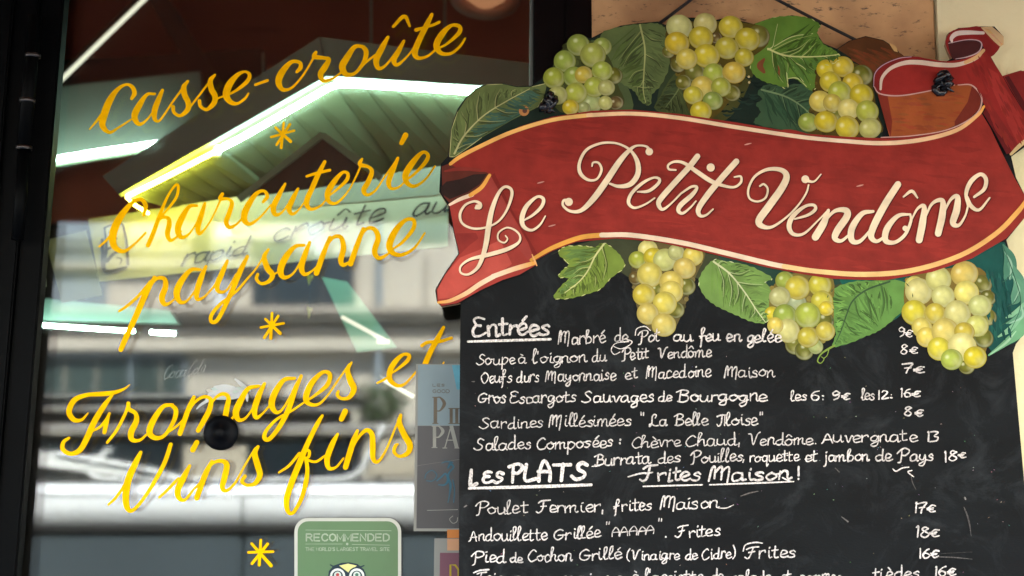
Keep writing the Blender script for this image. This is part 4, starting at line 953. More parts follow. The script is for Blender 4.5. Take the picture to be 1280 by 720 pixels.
leaf(serr([(947, 116), (958, 106), (976, 108), (998, 105), (1018, 114), (1026, 165), (985, 163), (948, 156), (943, 151), (951, 140), (945, 130), (953, 124)], 1.6, 5), [(952, 112), (985, 122), (1010, 140), (1022, 162)], C(52, 78, 52), C(40, 66, 44), C(104, 126, 86), 5, 5, .8)
leaf(serr([(943, 32), (955, 26), (970, 21.5), (991, 20), (1010, 22.5), (1025, 31), (1021.5, 41), (1029, 55), (1042, 62), (1050, 72), (1040, 80), (1024, 84), (1021, 107), (1013, 113), (997, 100), (986, 98), (984, 110), (970, 106), (956, 102), (943, 94), (938, 82), (942, 64), (950, 50)], 1.8, 6), [(960, 61), (980, 69), (1005, 71), (1032, 70), (1048, 68)], C(88, 122, 44), C(76, 108, 46), C(186, 190, 120), 7, 6, .8, edge=.35)
br = Brush(LY[0] - .00009)
for s in ('955,74,3 950,82,8 955,90,4', '968,78,3 972,86,5 974,94,2'): br.stroke(T(s), C(120, 70, 40))
for s in ('975,70,.6 990,80,1 996,92,1.4 1004,102,1', '990,76,.6 1004,84,1.2 1012,92,.8', '1000,72,.6 1012,80,1 1022,82,.6', '983,85,.6 984,98,1.4 985,109,1', '985,98,1 997,98,1.2 1008,108,1', '960,62,2 966,58,1 968,48,.6 972,30,.6', '968,58,1 990,46,1.2 1016,42,.8'): br.stroke(T(s), C(176, 182, 120))
br.build('leaf_highlight', 'paint', sg)
leaf(serr([(698, 317), (706, 308.5), (728, 307.5), (744, 309), (754.5, 304), (767, 311), (777, 322), (780, 334), (763, 348), (751, 361), (732, 368), (711, 373), (692, 372), (701, 358), (711, 348), (698, 346), (704, 337), (711, 330)], 1.6, 7), [(755, 305), (744, 320), (735, 338), (724, 352), (706, 366)], C(112, 132, 52), C(92, 118, 58), C(196, 196, 130), 5, 7, .7, edge=.4)
leaf(serr([(873.5, 353), (880, 337), (892, 325), (907, 327), (928, 330), (947, 337), (965, 348), (956, 353), (967, 363), (961, 374), (963, 386), (958, 403), (940, 402), (923, 395), (907, 388), (892, 380), (880, 369)], 2, 8), [(892, 327), (912, 342), (930, 364), (946, 388), (957, 403)], C(108, 138, 68), C(98, 128, 58), C(196, 200, 150), 6, 8, .8, edge=.3)
leaf(serr([(1034, 372), (1046, 359), (1067, 352), (1089, 351), (1126, 351), (1141, 367), (1130, 386), (1110, 405), (1097, 414), (1083, 420), (1064, 428), (1041, 433.5), (1045, 418), (1041, 402), (1042, 388), (1038, 379)], 1.8, 9), [(1112, 352), (1084, 362), (1066, 376), (1058, 394), (1052, 412), (1044, 430)], C(92, 132, 62), C(106, 148, 68), C(56, 82, 50), 6, 9, 1.25, edge=.3)
br = Brush(LY[0] - .00009)
for s in ('1043,432,2.5 1034,437,2.5 1026,443,2 1022,451,1.6 1026,454,1.2 1030,449,1 1027,446,1', '1036,437,1.4 1034,444,1 1030,448,1'): br.stroke(T(s), C(120, 140, 60))
# teal leaf on the right with pale lobes
for s, c in (('1254,306,2 1262,322,14 1262,340,16 1256,352,4', C(70, 120, 96)), ('1262,330,6 1274,352,14 1270,372,14 1264,380,3', C(86, 136, 108)), ('1272,352,8 1284,382,16 1272,398,12 1258,404,2', C(92, 142, 110)), ('1284,384,6 1276,412,14 1258,428,8 1236,444,2', C(104, 156, 112)), ('1258,397,2 1268,392,6 1280,380,4', C(120, 170, 130)), ('1248,421,2 1262,412,7 1276,398,3', C(120, 170, 130)), ('1256,315,1 1264,330,3 1262,350,1', C(140, 176, 150)), ('1266,345,1 1274,362,3 1268,376,1', C(136, 176, 146)), ('1276,380,1 1278,396,3 1262,404,1', C(140, 180, 150)), ('1238,443,1 1258,428,3 1270,414,1', C(150, 190, 150))):
    br.stroke(T(s), c)
for q in range(46):
    rr = random.Random(q + 90); x = rr.uniform(1232, 1262); y = rr.uniform(330, 420); br.stroke([(x, y, 1), (x + 1, y + 6, 4), (x + 3, y + 14, 1)], rr.choice([C(14, 62, 56), C(26, 86, 74), C(20, 72, 66)]))
for s in ('1254,308,.6 1266,340,1.2 1276,380,1 1262,416,.6', '1266,340,.5 1258,350,1 1252,353,.4', '1274,366,.5 1268,378,1 1258,384,.4', '1272,392,.5 1262,400,1 1250,408,.4'): br.stroke(T(s), C(44, 84, 66))
br.build('teal_leaf', 'paint', sg)

# grapes: every berry its own painted disc
def disc_mesh(seg=30):
    me = bpy.data.meshes.new('grape'); rr = random.Random(1)
    k = 1 / F * 2.5; v = []; ring = [(math.cos(2 * math.pi * i / seg), math.sin(2 * math.pi * i / seg)) for i in range(seg)]
    v = [(0, 0, 0)] + [(x * k, 0, z * k) for x, z in ring]; f_ = [(0, 1 + i, 1 + (i + 1) % seg) for i in range(seg)]
    me.from_pydata(v, [], f_); uv = me.uv_layers.new(name='UVMap')
    for p in me.polygons:
        for li in p.loop_indices:
            vi = me.loops[li].vertex_index; uv.data[li].uv = (0, 0) if vi == 0 else ring[vi - 1]
    me.materials.append(M['grape']); return me
GM = disc_mesh()
PALETTE = {'p': (176, 176, 110), 'y': (186, 172, 56), 'Y': (190, 170, 44), 'g': (136, 150, 68), 'w': (150, 158, 108), 'o': (184, 164, 64), 'd': (100, 98, 34), 'b': (96, 76, 38), 'G': (156, 163, 66), 'k': (198, 176, 84), 'c': (196, 188, 110)}
def bunch(ox, oy, k, spec, y0, under, col, dull=1.0):
    br = Brush(y0 + .00005); br.poly(under, col, smooth=True)
    rr = random.Random(int(ox + oy))
    for q in range(60):
        a = under[rr.randrange(len(under))]; b_ = under[rr.randrange(len(under))]; t = rr.uniform(.15, .85)
        x, y = a[0] + (b_[0] - a[0]) * t, a[1] + (b_[1] - a[1]) * t
        if inside((x, y), under): br.dot(x, y, rr.uniform(1.5, 4), rr.choice([tuple(v * 1.5 for v in col), tuple(v * .6 for v in col), tuple(v * 1.2 for v in col)]), n=8)
    base = br.build('grape_bunch', 'paint', sg)
    items = []
    for s in spec.split():
        x, y, r, c = s.split(','); items.append((ox + float(x) / k, oy + float(y) / k, float(r) / k, c))
    items.sort(key=lambda t: 'dbw'.find(t[3]) < 0)
    for i, (x, y, r, c) in enumerate(items):
        o = bpy.data.objects.new('grape', GM); COL.objects.link(o); o.parent = base
        yy = y0 - .00006 - i * .00003
        o.location = W(x, y, yy)
        q = CAMP - W(x, y, yy); o.scale = (r * rr.uniform(1.05, 1.13), 1, r * rr.uniform(1.03, 1.11)); 
        o.rotation_euler = (0, rr.uniform(-.5, .5), 0)
        cc = C(*PALETTE[c]); j = rr.uniform(.9, 1.12); o.color = (cc[0] * j * rr.uniform(.92, 1.06) * dull, cc[1] * j * dull, cc[2] * j * rr.uniform(.8, 1.3) * dull, 1)
bunch(540, 0, 3.692, '675,208,50,g 785,215,42,g 743,255,56,G 613,283,50,g 563,360,47,G 655,355,48,g 700,345,38,o 785,328,46,G 840,350,38,d 750,402,48,G 805,405,36,p 665,430,49,G 580,440,42,p 740,478,44,w 800,475,32,p 850,475,32,b 640,495,36,Y 700,500,30,w', -.0019, [(690, 90), (706, 58), (730, 48), (760, 70), (772, 105), (776, 134), (700, 140)], C(60, 66, 30), .95)
bunch(780, 0, 3.692, '255,125,57,c 375,112,51,c 493,125,54,y 355,175,55,Y 245,200,54,Y 620,168,52,d 570,182,54,Y 475,222,53,y 555,265,43,y 382,258,57,Y 290,272,48,k 415,340,48,G 508,335,50,o 330,335,46,d 250,300,34,d 205,240,28,d 275,380,34,d 362,403,50,k 448,402,43,G 320,440,42,y 410,465,43,g 500,430,36,d 355,515,47,Y 425,175,26,b 430,310,20,b', -.0021, [(836, 35), (880, 26), (950, 32), (960, 55), (930, 80), (925, 105), (895, 145), (865, 145), (850, 100), (835, 60)], C(78, 66, 20))
bunch(1020, 0, 3.692, '50,320,45,Y 125,308,48,Y 212,348,48,d 67,378,48,Y 170,385,47,Y 110,427,51,G 210,440,53,Y 20,468,50,k 75,475,40,k 150,505,48,c 237,515,50,G -35,565,44,g 46,562,50,Y 145,588,53,Y 250,592,48,p 90,530,36,d', -.0021, [(1022, 90), (1050, 76), (1085, 90), (1096, 140), (1098, 168), (1010, 166), (1018, 120)], C(74, 60, 20))
bunch(680, 280, 4.237, '550,135,50,c 495,190,44,G 580,175,48,Y 640,190,57,p 700,150,42,p 790,170,52,k 745,235,55,k 560,270,61,k 487,285,36,b 675,310,60,k 755,330,46,d 530,375,55,o 600,345,36,d 675,360,57,k 640,420,58,k 700,455,42,d 550,475,55,k 635,535,60,k', -.0019, [(795, 318), (830, 300), (880, 312), (870, 345), (855, 385), (842, 412), (822, 418), (800, 395), (790, 350)], C(92, 80, 44))
bunch(940, 290, 3.765, '155,228,42,g 215,262,53,y 320,250,51,y 130,305,46,p 210,335,44,w 330,325,48,y 350,360,34,y 95,385,34,Y 155,395,51,g 262,393,57,G 170,465,52,c 265,495,47,o 345,467,42,o 340,420,42,d 110,440,36,k 200,535,40,d 245,560,40,d 300,540,32,w', -.0020, [(965, 360), (990, 342), (1038, 345), (1042, 380), (1040, 415), (1025, 432), (1008, 447), (990, 440), (972, 415), (962, 395)], C(112, 98, 44))
bunch(940, 290, 3.765, '765,250,42,c 785,280,59,c 878,222,57,c 1000,197,59,k 1085,245,42,d 900,303,51,c 1010,285,55,c 1110,310,34,d 1073,348,51,p 765,380,55,y 862,385,47,o 968,385,59,c 1110,400,38,d 1060,442,49,c 800,450,44,k 820,495,44,k 910,470,61,k 1000,470,44,o 1090,500,42,d 880,550,52,y 990,540,61,c 940,600,48,G 1050,590,50,Y 1010,630,36,d', -.0020, [(1134, 350), (1170, 338), (1225, 335), (1240, 370), (1238, 410), (1228, 450), (1205, 462), (1175, 445), (1150, 425), (1132, 390)], C(112, 92, 38), 1.05)

# ---------------------------------------------------------------- red scroll
YR = -.0038
br = Brush(YR)
RED, RED2, DRED, PINK = C(138, 42, 34), C(152, 54, 45), C(112, 28, 26), C(180, 76, 64)
body = [(563, 204), (585, 189), (612, 176), (650, 158), (690, 146), (740, 138.5), (790, 137), (850, 142.5), (920, 153), (1000, 166.5), (1060, 171), (1110, 173), (1150, 170), (1195, 158), (1226, 140), (1238, 160), (1252, 190), (1268, 222), (1284, 250), (1281, 272), (1258, 298), (1215, 323), (1165, 340), (1105, 350.5), (1040, 348.5), (1005, 343), (960, 334.5), (880, 315), (820, 302), (770, 298), (720, 302.5), (690, 314), (660, 331), (640, 300), (612, 222), (598, 216), (570, 216)]
br.poly(body, RED)
# brushed variation of the red, with light from below painted in, paler downwards
rr = random.Random(5)
for q in range(420):
    x, y = rr.uniform(620, 1262), rr.uniform(145, 340)
    if inside((x, y), body) and inside((x + 40, y + 4), body):
        f_ = rr.uniform(.88, 1.12) * (1 + .08 * (y - 240) / 100)
        br.stroke([(x, y, .5), (x + 18, y + 2 + rr.uniform(-3, 3), rr.uniform(3, 8)), (x + 40, y + 4, .5)], tuple(v * f_ for v in RED), n=3)
br.poly([(612, 222), (618, 216), (640, 262), (672, 318), (662, 330), (640, 300)], C(120, 34, 28))                # fold line beside the tail
# rising scroll on the right
sc3 = lambda s: T(s, 1020, 0, 3.692)
rise = sc3('700,265 760,228 770,222 805,262 860,350 905,430 960,520 1010,600 1010,640 960,660 895,715 850,640 790,520 770,470 720,395 650,380 560,330')
br.poly([(x, y) for x, y in rise], C(134, 36, 32))
inner_ = sc3('285,392 290,340 340,295 400,268 450,262 520,272 600,282 700,268 760,240 790,300 800,420 760,430 720,392 650,390 500,424 380,441 300,432')
br.poly(inner_, C(142, 40, 34), smooth=True)
br.poly(sc3('268,395 276,340 330,290 400,266 470,262 540,280 600,284 600,306 540,302 450,288 380,300 320,345 302,400 296,436 275,420'), C(120, 32, 30), smooth=True)
under = sc3('285,432 330,440 380,442 500,425 650,392 715,393 760,440 757,500 700,555 600,598 480,625 340,632 322,570 300,490')
br.poly(under, C(146, 74, 36))
for q in range(90):
    x, y = rr.uniform(1100, 1222), rr.uniform(108, 168)
    if inside((x, y), under) and inside((x + 14, y + 1), under): br.stroke([(x, y, .5), (x + 7, y, rr.uniform(2, 5)), (x + 14, y + 1, .5)], tuple(v * rr.uniform(.82, 1.18) for v in C(140, 70, 36)), n=3)
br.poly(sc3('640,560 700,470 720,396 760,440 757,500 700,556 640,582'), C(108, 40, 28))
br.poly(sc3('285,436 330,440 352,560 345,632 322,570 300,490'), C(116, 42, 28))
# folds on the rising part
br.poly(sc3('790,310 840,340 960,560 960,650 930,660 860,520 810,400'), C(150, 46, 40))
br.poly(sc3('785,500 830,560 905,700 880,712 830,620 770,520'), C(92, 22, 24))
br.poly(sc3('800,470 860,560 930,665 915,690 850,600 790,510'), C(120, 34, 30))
# small upper curl
br.poly(sc3('597,190 620,148 660,132 700,127 762,124 830,186 850,215 805,264 775,222 762,200 735,186 700,184 640,195 625,205 650,272 625,265 605,225'), C(126, 32, 30), smooth=True, n=3)
br.poly(sc3('610,196 640,190 700,184 740,186 762,202 757,228 715,255 650,272 625,262'), C(66, 30, 28), smooth=True)
for s, c in (('628,195,8 626,175,18 650,155,22 700,150,20 772,152,14', C(206, 190, 176)), ('612,200,3 690,184,4 745,186,5 765,205,6 750,240,6 700,262,5 645,272,3', C(176, 150, 150))): br.stroke(T(s, 1020, 0, 3.692), c)
br.poly(sc3('760,126 812,122 866,168 866,205 850,216 820,190'), C(196, 164, 118))
for q in range(20): br.stroke([(1020 + (775 + q * 4.5) / 3.692, (130 + q * 4) / 3.692, .5), (1020 + (800 + q * 3) / 3.692, (140 + q * 3.4) / 3.692, 1.6), (1020 + (815 + q * 2.4) / 3.692, (165 + q * 2) / 3.692, .5)], tuple(v * rr.uniform(.75, 1.2) for v in C(190, 150, 104)), n=3)
for s, c in (('298,412,10 305,360,14 345,315,16 410,290,20 480,288,22 560,298,22 640,300,20 700,285,18 745,262,18 772,232,12', C(212, 188, 166)), ('690,288,16 740,264,18 774,232,14', C(206, 164, 110)),
             ('266,400,3 272,340,4 310,300,4 380,270,4 440,262,3', C(176, 140, 150)), ('268,400,4 295,432,6 380,442,6 500,424,5 640,392,4', C(190, 150, 140)), ('655,392,4 715,392,6 755,430,7 765,470,7 745,520,6 680,568,6 580,606,5 430,628,5 300,634,4', C(196, 152, 140)),
             ('900,712,12 930,682,18 962,655,20 1010,630,18', C(196, 170, 120))): br.stroke(T(s, 1020, 0, 3.692), c)
br.poly(sc3('862,350 940,326 1000,330 1060,350 1062,560 1010,570 962,520'), C(122, 34, 30))
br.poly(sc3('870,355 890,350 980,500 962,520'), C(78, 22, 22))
for q in range(150):
    x, y = rr.uniform(1205, 1290), rr.uniform(66, 190)
    if inside((x, y), rise) and inside((x + 7, y + 14), rise): br.stroke([(x, y, .5), (x + 3.5, y + 7, rr.uniform(1.5, 4)), (x + 7, y + 14, .5)], tuple(v * rr.uniform(.88, 1.12) for v in C(130, 38, 32)), n=3)
# left tail and its dark mouth
tail = [(612, 217), (640, 268), (660, 303), (670.5, 331), (650, 343), (628, 350), (600, 363), (572, 379), (552, 382.5), (547, 376), (546, 362), (556, 344), (574.5, 317), (568, 290), (562, 258), (575, 247), (596, 240), (607, 228)]
br.poly(tail, RED2)
br.poly([(568, 292), (595, 291), (598, 298), (585, 308), (575, 318)], C(134, 44, 38))
br.poly([(575, 322), (600, 312), (625, 300), (640, 330), (620, 344), (590, 356), (565, 372), (548, 374), (547, 362), (556, 344)], C(182, 76, 64))
br.poly([(612, 217), (620, 232), (650, 290), (668, 322), (662, 328), (640, 300), (612, 240)], C(150, 58, 50))
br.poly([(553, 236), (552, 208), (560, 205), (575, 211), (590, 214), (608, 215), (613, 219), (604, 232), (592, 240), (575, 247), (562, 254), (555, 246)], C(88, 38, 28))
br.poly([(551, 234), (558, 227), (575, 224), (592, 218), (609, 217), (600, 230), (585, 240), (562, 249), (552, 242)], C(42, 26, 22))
br.stroke([(556, 214, 2), (575, 211, 5), (600, 212, 3)], C(126, 44, 36))
# gold and cream edging
GO, CR = C(224, 158, 70), C(232, 204, 174)
br.stroke([(563, 205, 4), (575, 196, 5), (600, 183, 5), (640, 165, 5), (690, 150, 5), (740, 143.5, 5)], GO, C(232, 184, 110))
br.stroke([(735, 144, 5), (790, 142, 5), (850, 147.5, 5), (920, 159, 5), (1000, 171, 5), (1050, 176, 5)], C(232, 190, 140), CR)
br.stroke([(1046, 175.6, 5), (1100, 179, 5.4), (1150, 175, 5.4), (1195, 163, 5), (1222, 144, 4), (1230, 133, 3)], CR, GO)
br.stroke([(664, 325, 4), (690, 310, 5.4), (725, 297, 6), (755, 293.5, 6)], C(206, 146, 60), GO)
br.stroke([(752, 293.8, 6), (790, 294, 6), (850, 303, 6), (900, 314.5, 6), (960, 329, 6), (985, 334, 6)], CR)
br.stroke([(980, 333, 6), (1020, 339, 6), (1080, 343, 6.4), (1140, 338, 6.4), (1200, 319.5, 6), (1245, 292, 6), (1272, 265, 6), (1283, 250, 4)], C(236, 196, 136), GO)
br.stroke([(548, 378, 3), (562, 376, 4.4), (582, 367, 5.4), (600, 355, 6), (618, 345, 6)], GO, CR)
br.stroke([(616, 345.6, 6), (640, 337, 6), (655, 332.5, 6), (667, 329, 5)], CR, GO)
br.stroke([(562, 256, 3), (575, 249, 4.5), (590, 243.5, 5)], CR); br.stroke([(588, 244, 5), (602, 234, 5), (612, 219, 4)], GO)
br.stroke([(665, 318, 1), (668, 325, 2.4), (671, 332, 1.5)], C(220, 160, 100))
# scuffs
for x, y in ((676, 228), (1075, 232), (690, 282), (935, 180)): br.stroke([(x - 4, y + 1, 1), (x, y, 1.8), (x + 4, y - 1, .8)], C(196, 140, 124))
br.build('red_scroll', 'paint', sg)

# raised-looking script: shadow brushwork first, cream letters over it
SCRIPT = [
(550, 220, 4.8, ['215,192,16 238,188,22 240,166,20 205,152,14 150,175,14 120,230,16 135,285,14 200,315,14 280,307,12 350,272,12 400,205,14 430,120,18 425,78,18 388,65,16 350,105,20 312,200,28 292,300,32 277,400,30 257,480,26 225,550,20 170,590,14 125,580,12 125,540,12 180,500,16 280,475,24 400,440,24 470,400,16 480,360,12 450,325,12 400,310,10 352,340,10 350,382,10 385,400,10 405,378,9 393,358,8',
  '505,265,10 560,232,16 610,182,20 620,138,20 582,125,16 520,180,26 492,250,30 502,303,24 550,325,16 600,292,12 632,240,8']),
(690, 160, 5.142, ['257,245,10 265,222,12 300,225,14 318,270,16 288,328,14 232,333,18 182,290,24 177,222,20 220,142,18 300,102,16 380,94,14 450,110,14 510,150,18 550,222,30 550,300,34 502,362,32 430,375,22 372,358,14',
  '628,150,30 605,118,14 540,115,14 490,150,26 430,220,36 350,340,40 270,450,38 190,528,26 120,535,18 72,500,16 75,466,16 104,470,30', '550,410,10 620,405,20 680,360,20 690,328,18 650,320,14 580,355,20 512,420,22 492,480,22 530,513,16 600,490,12 660,450,10',
  '935,182,36 880,252,36 790,350,36 702,450,36 685,490,30 710,523,20 760,490,12 830,420,12', '830,420,12 895,378,16 932,382,18 900,430,28 830,492,32 812,530,26 840,548,18 890,510,12 925,470,10',
  '1185,215,38 1100,310,38 1000,430,38 942,520,34 952,563,22 990,560,14 1035,522,10', '795,270,12 752,265,14 748,237,14 790,216,16 850,226,20 930,280,28 1020,340,28 1100,370,20 1170,380,16 1213,350,16 1213,312,14 1172,315,10']),
(920, 190, 3.879, ['116,165,9 135,156,10 154,180,10 143,222,10 105,240,10 66,225,10 60,180,11 90,120,12 150,85,16 215,86,22 245,115,30 225,170,34 160,262,36 112,330,34 124,358,26 172,364,14 240,320,10 300,260,9 340,200,9 352,160,8', '335,132,30 350,140,16 380,142,9 412,108,6',
  '285,325,8 350,305,14 385,277,16 375,257,14 332,265,15 277,310,22 257,360,24 278,398,18 330,395,12 400,330,8 440,290,10', '448,283,16 425,345,34 385,412,36', '400,380,8 470,292,16 530,282,28 538,312,34 492,380,34 480,418,28 512,430,16 560,390,10',
  '665,288,14 610,300,24 562,370,32 562,428,28 600,433,18 650,380,12 690,320,10', '785,157,32 725,250,34 672,350,34 655,408,30 682,433,18 722,410,12', '845,302,10 785,310,20 733,370,30 725,428,28 770,438,18 820,400,16 848,335,14 845,302,10', '820,368,22 822,374,22',
  '812,217,8 852,190,16 880,222,8', '850,330,8 880,275,12 912,264,22 905,340,34 888,426,34', '910,335,8 950,252,14 1000,236,24 1000,305,34 980,395,32', '998,315,8 1040,232,14 1074,217,24 1070,280,34 1052,343,30 1080,355,16 1110,312,10 1125,262,10',
  '1125,262,10 1116,200,18 1140,142,22 1185,108,18 1212,132,20 1203,180,18 1155,218,12', '1120,220,16 1140,262,20 1180,280,14 1230,222,8'])]
sh_ = Brush(-.0066)
for ox, oy, k, sts in SCRIPT:
    for s in sts: sh_.stroke([(x + 1.3, y + 1.1, w_ * .98) for x, y, w_ in T(s, ox, oy, k)], C(88, 22, 18), n=7)
sh_.dot(690 + 1020 / 5.142 + 1.2, 160 + 254 / 5.142 + 1, 5.1, C(88, 22, 18))
sh_.build('letter_shading', 'paint', sg)
lt_ = Brush(-.0074)
for ox, oy, k, sts in SCRIPT:
    for s in sts: lt_.stroke(T(s, ox, oy, k), C(232, 208, 174), n=7)
lt_.dot(690 + 1020 / 5.142, 160 + 254 / 5.142, 5.1, C(232, 208, 174), n=24)
for (x, y, r, ox, oy, k) in ((625, 152, 24, 690, 160, 5.142), (108, 475, 26, 690, 160, 5.142), (336, 132, 19, 920, 190, 3.879), (820, 370, 13, 920, 190, 3.879), (225, 184, 14, 550, 220, 4.8)): lt_.dot(ox + x / k, oy + y / k, r / k, C(232, 208, 174), n=20)
lt_.build('cream_script', 'paint', sg)

# ---------------------------------------------------------------- chalk-pen menu
WH = C(216, 206, 198)
YC = -.0026
def menu(words, extra=()):
    br = Brush(YC)
    for wd_ in words:
        text, x0, x1, b0, b1, xh, pw = wd_[:7]
        hand(br, text, x0, x1, b0, b1, xh, pw * (1.14 if pw > 2 else .95) , (lambda q_: tuple(v * q_ for v in WH))(random.uniform(.74, 1.0)), slant=wd_[7] if len(wd_) > 7 else .04, capk=wd_[8] if len(wd_) > 8 else .85, jit=.045)
    for s in extra: br.stroke(T(s) if isinstance(s, str) else s, WH)
    br.build('menu_writing', 'chalk', sg)
menu([('Entrées', 588, 687, 420, 418, 12.5, 2.9, .04, .95)], ['585,427,2.6 620,426,3.2 688,424,3'])
menu([('Marbré', 697, 757, 430, 428, 8.5, 1.7), ('de', 768, 786, 427, 427, 8.5, 1.6), ('Pot', 797, 826, 428, 426, 9, 1.6), ('au', 841, 866, 427, 426, 8, 1.8), ('feu', 874, 901, 427, 426, 8.5, 2), ('en', 907, 927, 427, 426, 8, 2), ('gelée', 934, 976, 428, 427, 8.5, 2)],
     ['783,424,1 790,427,1.3 786,432,1.2 776,436,1 767,433,.9', '794,419,1.2 796,411,1.2 806,408,1.4 813,413,1'])
menu([('9€', 1123, 1142, 421, 421, 7.5, 1.5)])
menu([('Soupe', 595, 644, 456, 455, 8, 1.4), ('à', 648, 659, 454, 454, 7.5, 1.3), ("l'oignon", 665, 734, 454, 452, 8, 1.5), ('du', 740, 758, 452, 451, 7.5, 1.4), ('Petit', 776, 811, 450, 448, 8, 1.7), ('Vendôme', 822, 889, 448, 446, 8.3, 1.6)], ['775,440,1 768,443,1.2 764,437,1.1 770,429,1 786,427,1'])
menu([('8€', 1126, 1147, 443, 442, 7.5, 1.6)])
menu([('Oeufs', 600, 640, 479, 478, 8, 1.5), ('durs', 646, 674, 478, 477, 8, 1.5), ('Mayonnaise', 682, 770, 477, 475, 8, 1.6), ('et', 781, 797, 474, 473, 8, 1.5), ('Macedoine', 807, 889, 473, 471, 8, 1.6), ('Maison', 905, 969, 472, 471, 8, 1.6)])
menu([('7€', 1127, 1156, 467, 466, 7.5, 1.8)])
menu([('Gros', 597, 633, 504, 503, 8.2, 1.7), ('Escargots', 637, 720, 504, 502, 8, 1.6), ('Sauvages', 727, 818, 503, 502, 8.2, 1.7), ('de', 823, 840, 502, 502, 7, 1.6), ('Bourgogne', 846, 960, 502, 501, 8.3, 1.8)])
menu([('les', 988, 1009, 501, 500, 7, 1.6), ('6:', 1013, 1033, 500, 500, 7.3, 1.7), ('9€', 1040, 1063, 500, 499, 7.3, 1.8), ('les', 1076, 1094, 500, 499, 7, 1.6), ('12:', 1096, 1116, 499, 498, 7, 1.7), ('16€', 1124, 1151, 497, 496, 7.2, 1.8)])
menu([('8€', 1131, 1155, 521, 520, 7.2, 1.8)])
menu([('Sardines', 600, 680, 536, 534, 8.2, 1.5), ('Millésimées', 687, 789, 534, 532, 8.2, 1.6), ('"', 801, 807, 531, 531, 8, 1.8), ('La', 811, 834, 533, 532, 8.3, 1.7), ('Belle', 843, 885, 532, 531, 8, 1.7), ('Iloise', 896, 948, 532, 531, 8, 1.7), ('"', 949, 955, 530, 530, 8, 1.6)])
menu([('Salades', 592, 664, 563, 561, 8.2, 1.6), ('Composées', 669, 767, 562, 558, 8.4, 1.7), (':', 772, 777, 556, 556, 8, 2), ('Chèvre', 788, 851, 560, 558, 8, 1.5), ('Chaud,', 856, 926, 558, 556, 8, 1.5), ('Vendôme.', 935, 1021, 557, 555, 8, 1.6), ('Auvergnate', 1026, 1146, 554, 551, 8.3, 1.6), ('13', 1156, 1175, 552, 551, 7.6, 2)])
menu([('Burrata', 743, 813, 582, 579, 8, 1.7), ('des', 822, 851, 579, 578, 8, 1.6), ('Pouilles,', 862, 932, 579, 576, 8, 1.7), ('roquette', 936, 999, 577, 576, 7.6, 1.6), ('et', 1005, 1023, 577, 576, 7.6, 1.7), ('jambon', 1029, 1087, 577, 576, 7.6, 1.8), ('de', 1093, 1115, 576, 576, 7.6, 1.8), ('Pays', 1122, 1167, 577, 576, 8, 1.7), ('18', 1177, 1198, 577, 576, 8, 1.8), ('€', 1198, 1208, 572, 572, 7, 1.6)],
     ['740,583,1 748,582,2 756,579,1', '1116,586,1 1120,589,1.6 1128,585,1.6 1136,584,1.4', '1140,588,1.2 1135,590,1.6 1142,596,1.2'])
menu([('Ł', 587, 598, 605, 605, 11.5, 3.6), ('ES', 602, 630, 604, 603, 8, 3.2), ('ÞŁÀŦS', 634, 736, 602, 599, 12.6, 3.8, .04, .9)], ['586,610.5,2.6 620,609.5,3.6 680,608,4 739,606,3.4'])
menu([('Frites', 800, 876, 602, 600, 10, 2.1, .1, 1.0), ('Maison', 886, 990, 601, 599, 9.5, 2.2, .05, .95), ('!', 996, 1001, 600, 600, 10, 2.4)], ['785,596,1.5 800,592,2.2 812,591,1.4', '804,608,1.6 840,607,2 878,606,1.6', '887,606,1.6 940,604,2.1 992,602,1.5', '978,597,1.6 984,600,1.8 990,602,1'])
menu([('Poulet', 593, 660, 643, 641, 8.5, 1.5), ('Fermier,', 668, 756, 641, 639, 8.3, 1.7), ('frites', 768, 815, 639, 637, 8.2, 1.7), ('Maison', 823, 899, 637, 635, 8.5, 1.7)], ['898,635,1.2 908,635,1.2 917,631,.8'])
menu([('17€', 1141, 1170, 642, 640, 8.2, 1.9)])
menu([('Andouillette', 586, 684, 676, 675, 8.2, 1.6), ('Grillée', 691, 751, 675, 672, 8.2, 1.7), ('"', 757, 763, 668, 668, 8, 1.5), ('ÀÀÀÀÀ', 765, 820, 671, 667, 6, 1.4), ('"', 822, 828, 665, 665, 8, 1.5), ('.', 831, 835, 672, 672, 8, 2), ('Frites', 845, 901, 672, 670, 8.3, 1.7)])
menu([('18€', 1144, 1175, 672, 670, 8.2, 1.9)])
menu([('Pied', 589, 632, 704, 702, 8.5, 1.8), ('de', 637, 654, 703, 703, 6.5, 1.7), ('Cochon', 659, 715, 702, 701, 8.3, 1.6), ('Grillé', 722, 777, 701, 698, 8.3, 1.7), ('(Vinaigre', 784, 850, 700, 699, 7, 1.5), ('de', 856, 872, 700, 699, 7, 1.6), ('Cidre)', 877, 919, 699, 697, 7.5, 1.6), ('Frites', 931, 995, 698, 696, 8.3, 1.8)], ['929,689,1.4 932,681,1.5 944,678,1.8 953,679,1.2'])
menu([('16€', 1146, 1174, 698, 696, 8.2, 1.8)])
menu([('Foie', 594, 630, 729, 729, 8, 1.7), ('gras', 640, 690, 729, 729, 8, 1.6), ('maison', 700, 780, 729, 729, 8, 1.6), ("à", 790, 800, 727, 727, 8, 1.7), ("l'assiette", 805, 880, 728, 727, 8.4, 1.7), ('de', 889, 906, 727, 727, 8, 1.7), ('salade', 915, 965, 728, 727, 8, 1.7), ('et', 975, 990, 727, 727, 8, 1.7), ('pommes', 1000, 1052, 727, 727, 8, 1.7), ('tièdes', 1090, 1150, 724, 722, 8, 1.7), ('16€', 1166, 1195, 721, 719, 8, 1.8)], ['592,716,1.5 600,713,2 611,712,2'])
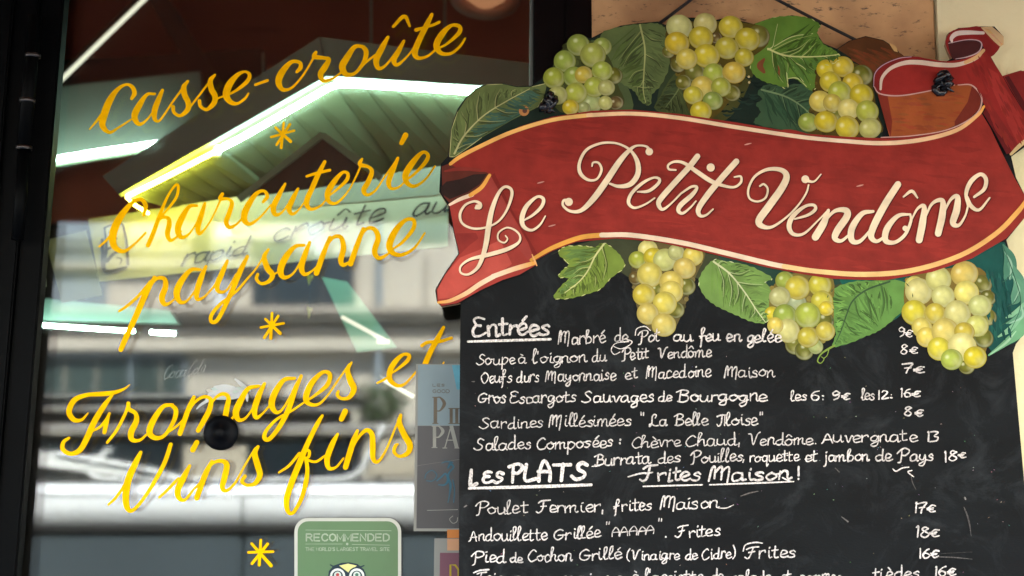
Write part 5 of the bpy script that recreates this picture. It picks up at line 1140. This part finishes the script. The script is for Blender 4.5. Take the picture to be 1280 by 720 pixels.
menu([('Entrecôte', 594, 690, 758, 757, 8, 1.7), ('frites', 700, 760, 757, 756, 8, 1.6), ('22€', 1150, 1180, 756, 755, 8, 1.8)])
# wiped smears, drips and specks of chalk
br = Brush(-.0023); rr = random.Random(12)
for q in range(110):
    x, y = rr.uniform(585, 1262), rr.uniform(445, 716); L = rr.uniform(.3, 1.4)
    br.stroke([(x, y, .4), (x + L, y + rr.uniform(-1, 1), rr.uniform(.4, 1.1))], tuple(v * rr.uniform(.12, .5) for v in WH), n=2)
for s, k in (('1206,622,2 1207,624,2', .3), ('1205,634,1 1209,644,2 1212,656,1.6 1214,670,.6', .13), ('1139,596,.8 1141,604,1.2 1145,612,.6', .13), ('926,620,1 938,616,1.6 948,614,.8', .2), ('1052,646,1 1060,652,2', .2), ('580,634,1 583,632,2', .3), ('1172,696,1 1195,697,1.5 1215,699,.6', .14), ('590,477,1 593,477,1.5', .2), ('1176,692,.5 1215,690,.7', .08), ('1044,585,.8 1049,590,1.4', .16), ): br.stroke(T(s), tuple(v * k for v in WH))
br.build('chalk_smear', 'chalk', sg)

# ---------------------------------------------------------------- cord, nail and knots
nail = W(908, -34, .045)
cd = empty('hanging_rope', W(908, -34, .03), 'black cord running from the wall nail down behind the menu board', 'cord')
def cordpts(a, b_): 
    return [tuple(a + (b_ - a) * t - Vector((0, 0, .004 * math.sin(math.pi * t)))) for t in [i / 12 for i in range(13)]]
kl, kr = W(685, 128, .018), W(1180, 103, .018)
tube('cord_strand', cordpts(W(908, -34, .035), kl), .0030, 'cord', cd, 8)
tube('cord_strand', cordpts(W(908, -34, .035), kr), .0030, 'cord', cd, 8)
nl = empty('wall_nail', nail, 'steel nail in the travertine holding the black cord', 'nail')
tube('shank', [nail + Vector((0, .03, 0)), nail - Vector((0, .035, 0))], .003, 'steel', nl, 10); tube('head', [nail - Vector((0, .035, 0)), nail - Vector((0, .038, 0))], .007, 'steel', nl, 14)
M['tape'] = mat('glossy_black_tape', (.006, .007, .010), .25, bump=.3, bscale=120)
for (x, y, sz, sd_) in ((685, 128, 17, 4), (1180, 103, 18, 8)):
    rr = random.Random(sd_); c = W(x, y, -.010); k = 1 / F * 2.5
    for q in range(6):
        a0 = rr.uniform(0, 6.28); rad = sz * k * rr.uniform(.30, .46); ctr = c + Vector((rr.uniform(-.35, .35) * sz * k, rr.uniform(-.004, .004), rr.uniform(-.3, .3) * sz * k))
        ax = Vector((rr.gauss(0, 1), rr.gauss(0, 1), rr.gauss(0, .7))).normalized(); u = ax.orthogonal().normalized(); v_ = ax.cross(u)
        pts = [ctr + (u * math.cos(a0 + t * .62) + v_ * math.sin(a0 + t * .62)) * rad * (1 + .15 * math.sin(t)) for t in range(10)]
        tube('knot_loop', pts, [.0058 + .0014 * math.sin(i * .8 + q) for i in range(10)], 'tape', cd, 8)
    for q in range(3):
        a0 = rr.uniform(3.6, 5.8); tube('loose_end', [c, c + Vector((math.cos(a0) * sz * k * .7, -.004, math.sin(a0) * sz * k * .6)), c + Vector((math.cos(a0 + .3) * sz * k, -.002, math.sin(a0 + .3) * sz * k * .95))], [.003, .003, .001], 'tape', cd, 8)
# peeled spot beside the left knot
br = Brush(-.0016); br.dot(655, 138.5, 6.5, C(176, 120, 70)); br.dot(656, 138.5, 3, C(90, 60, 50)); br.build('peeled_spot', 'paint', sg)
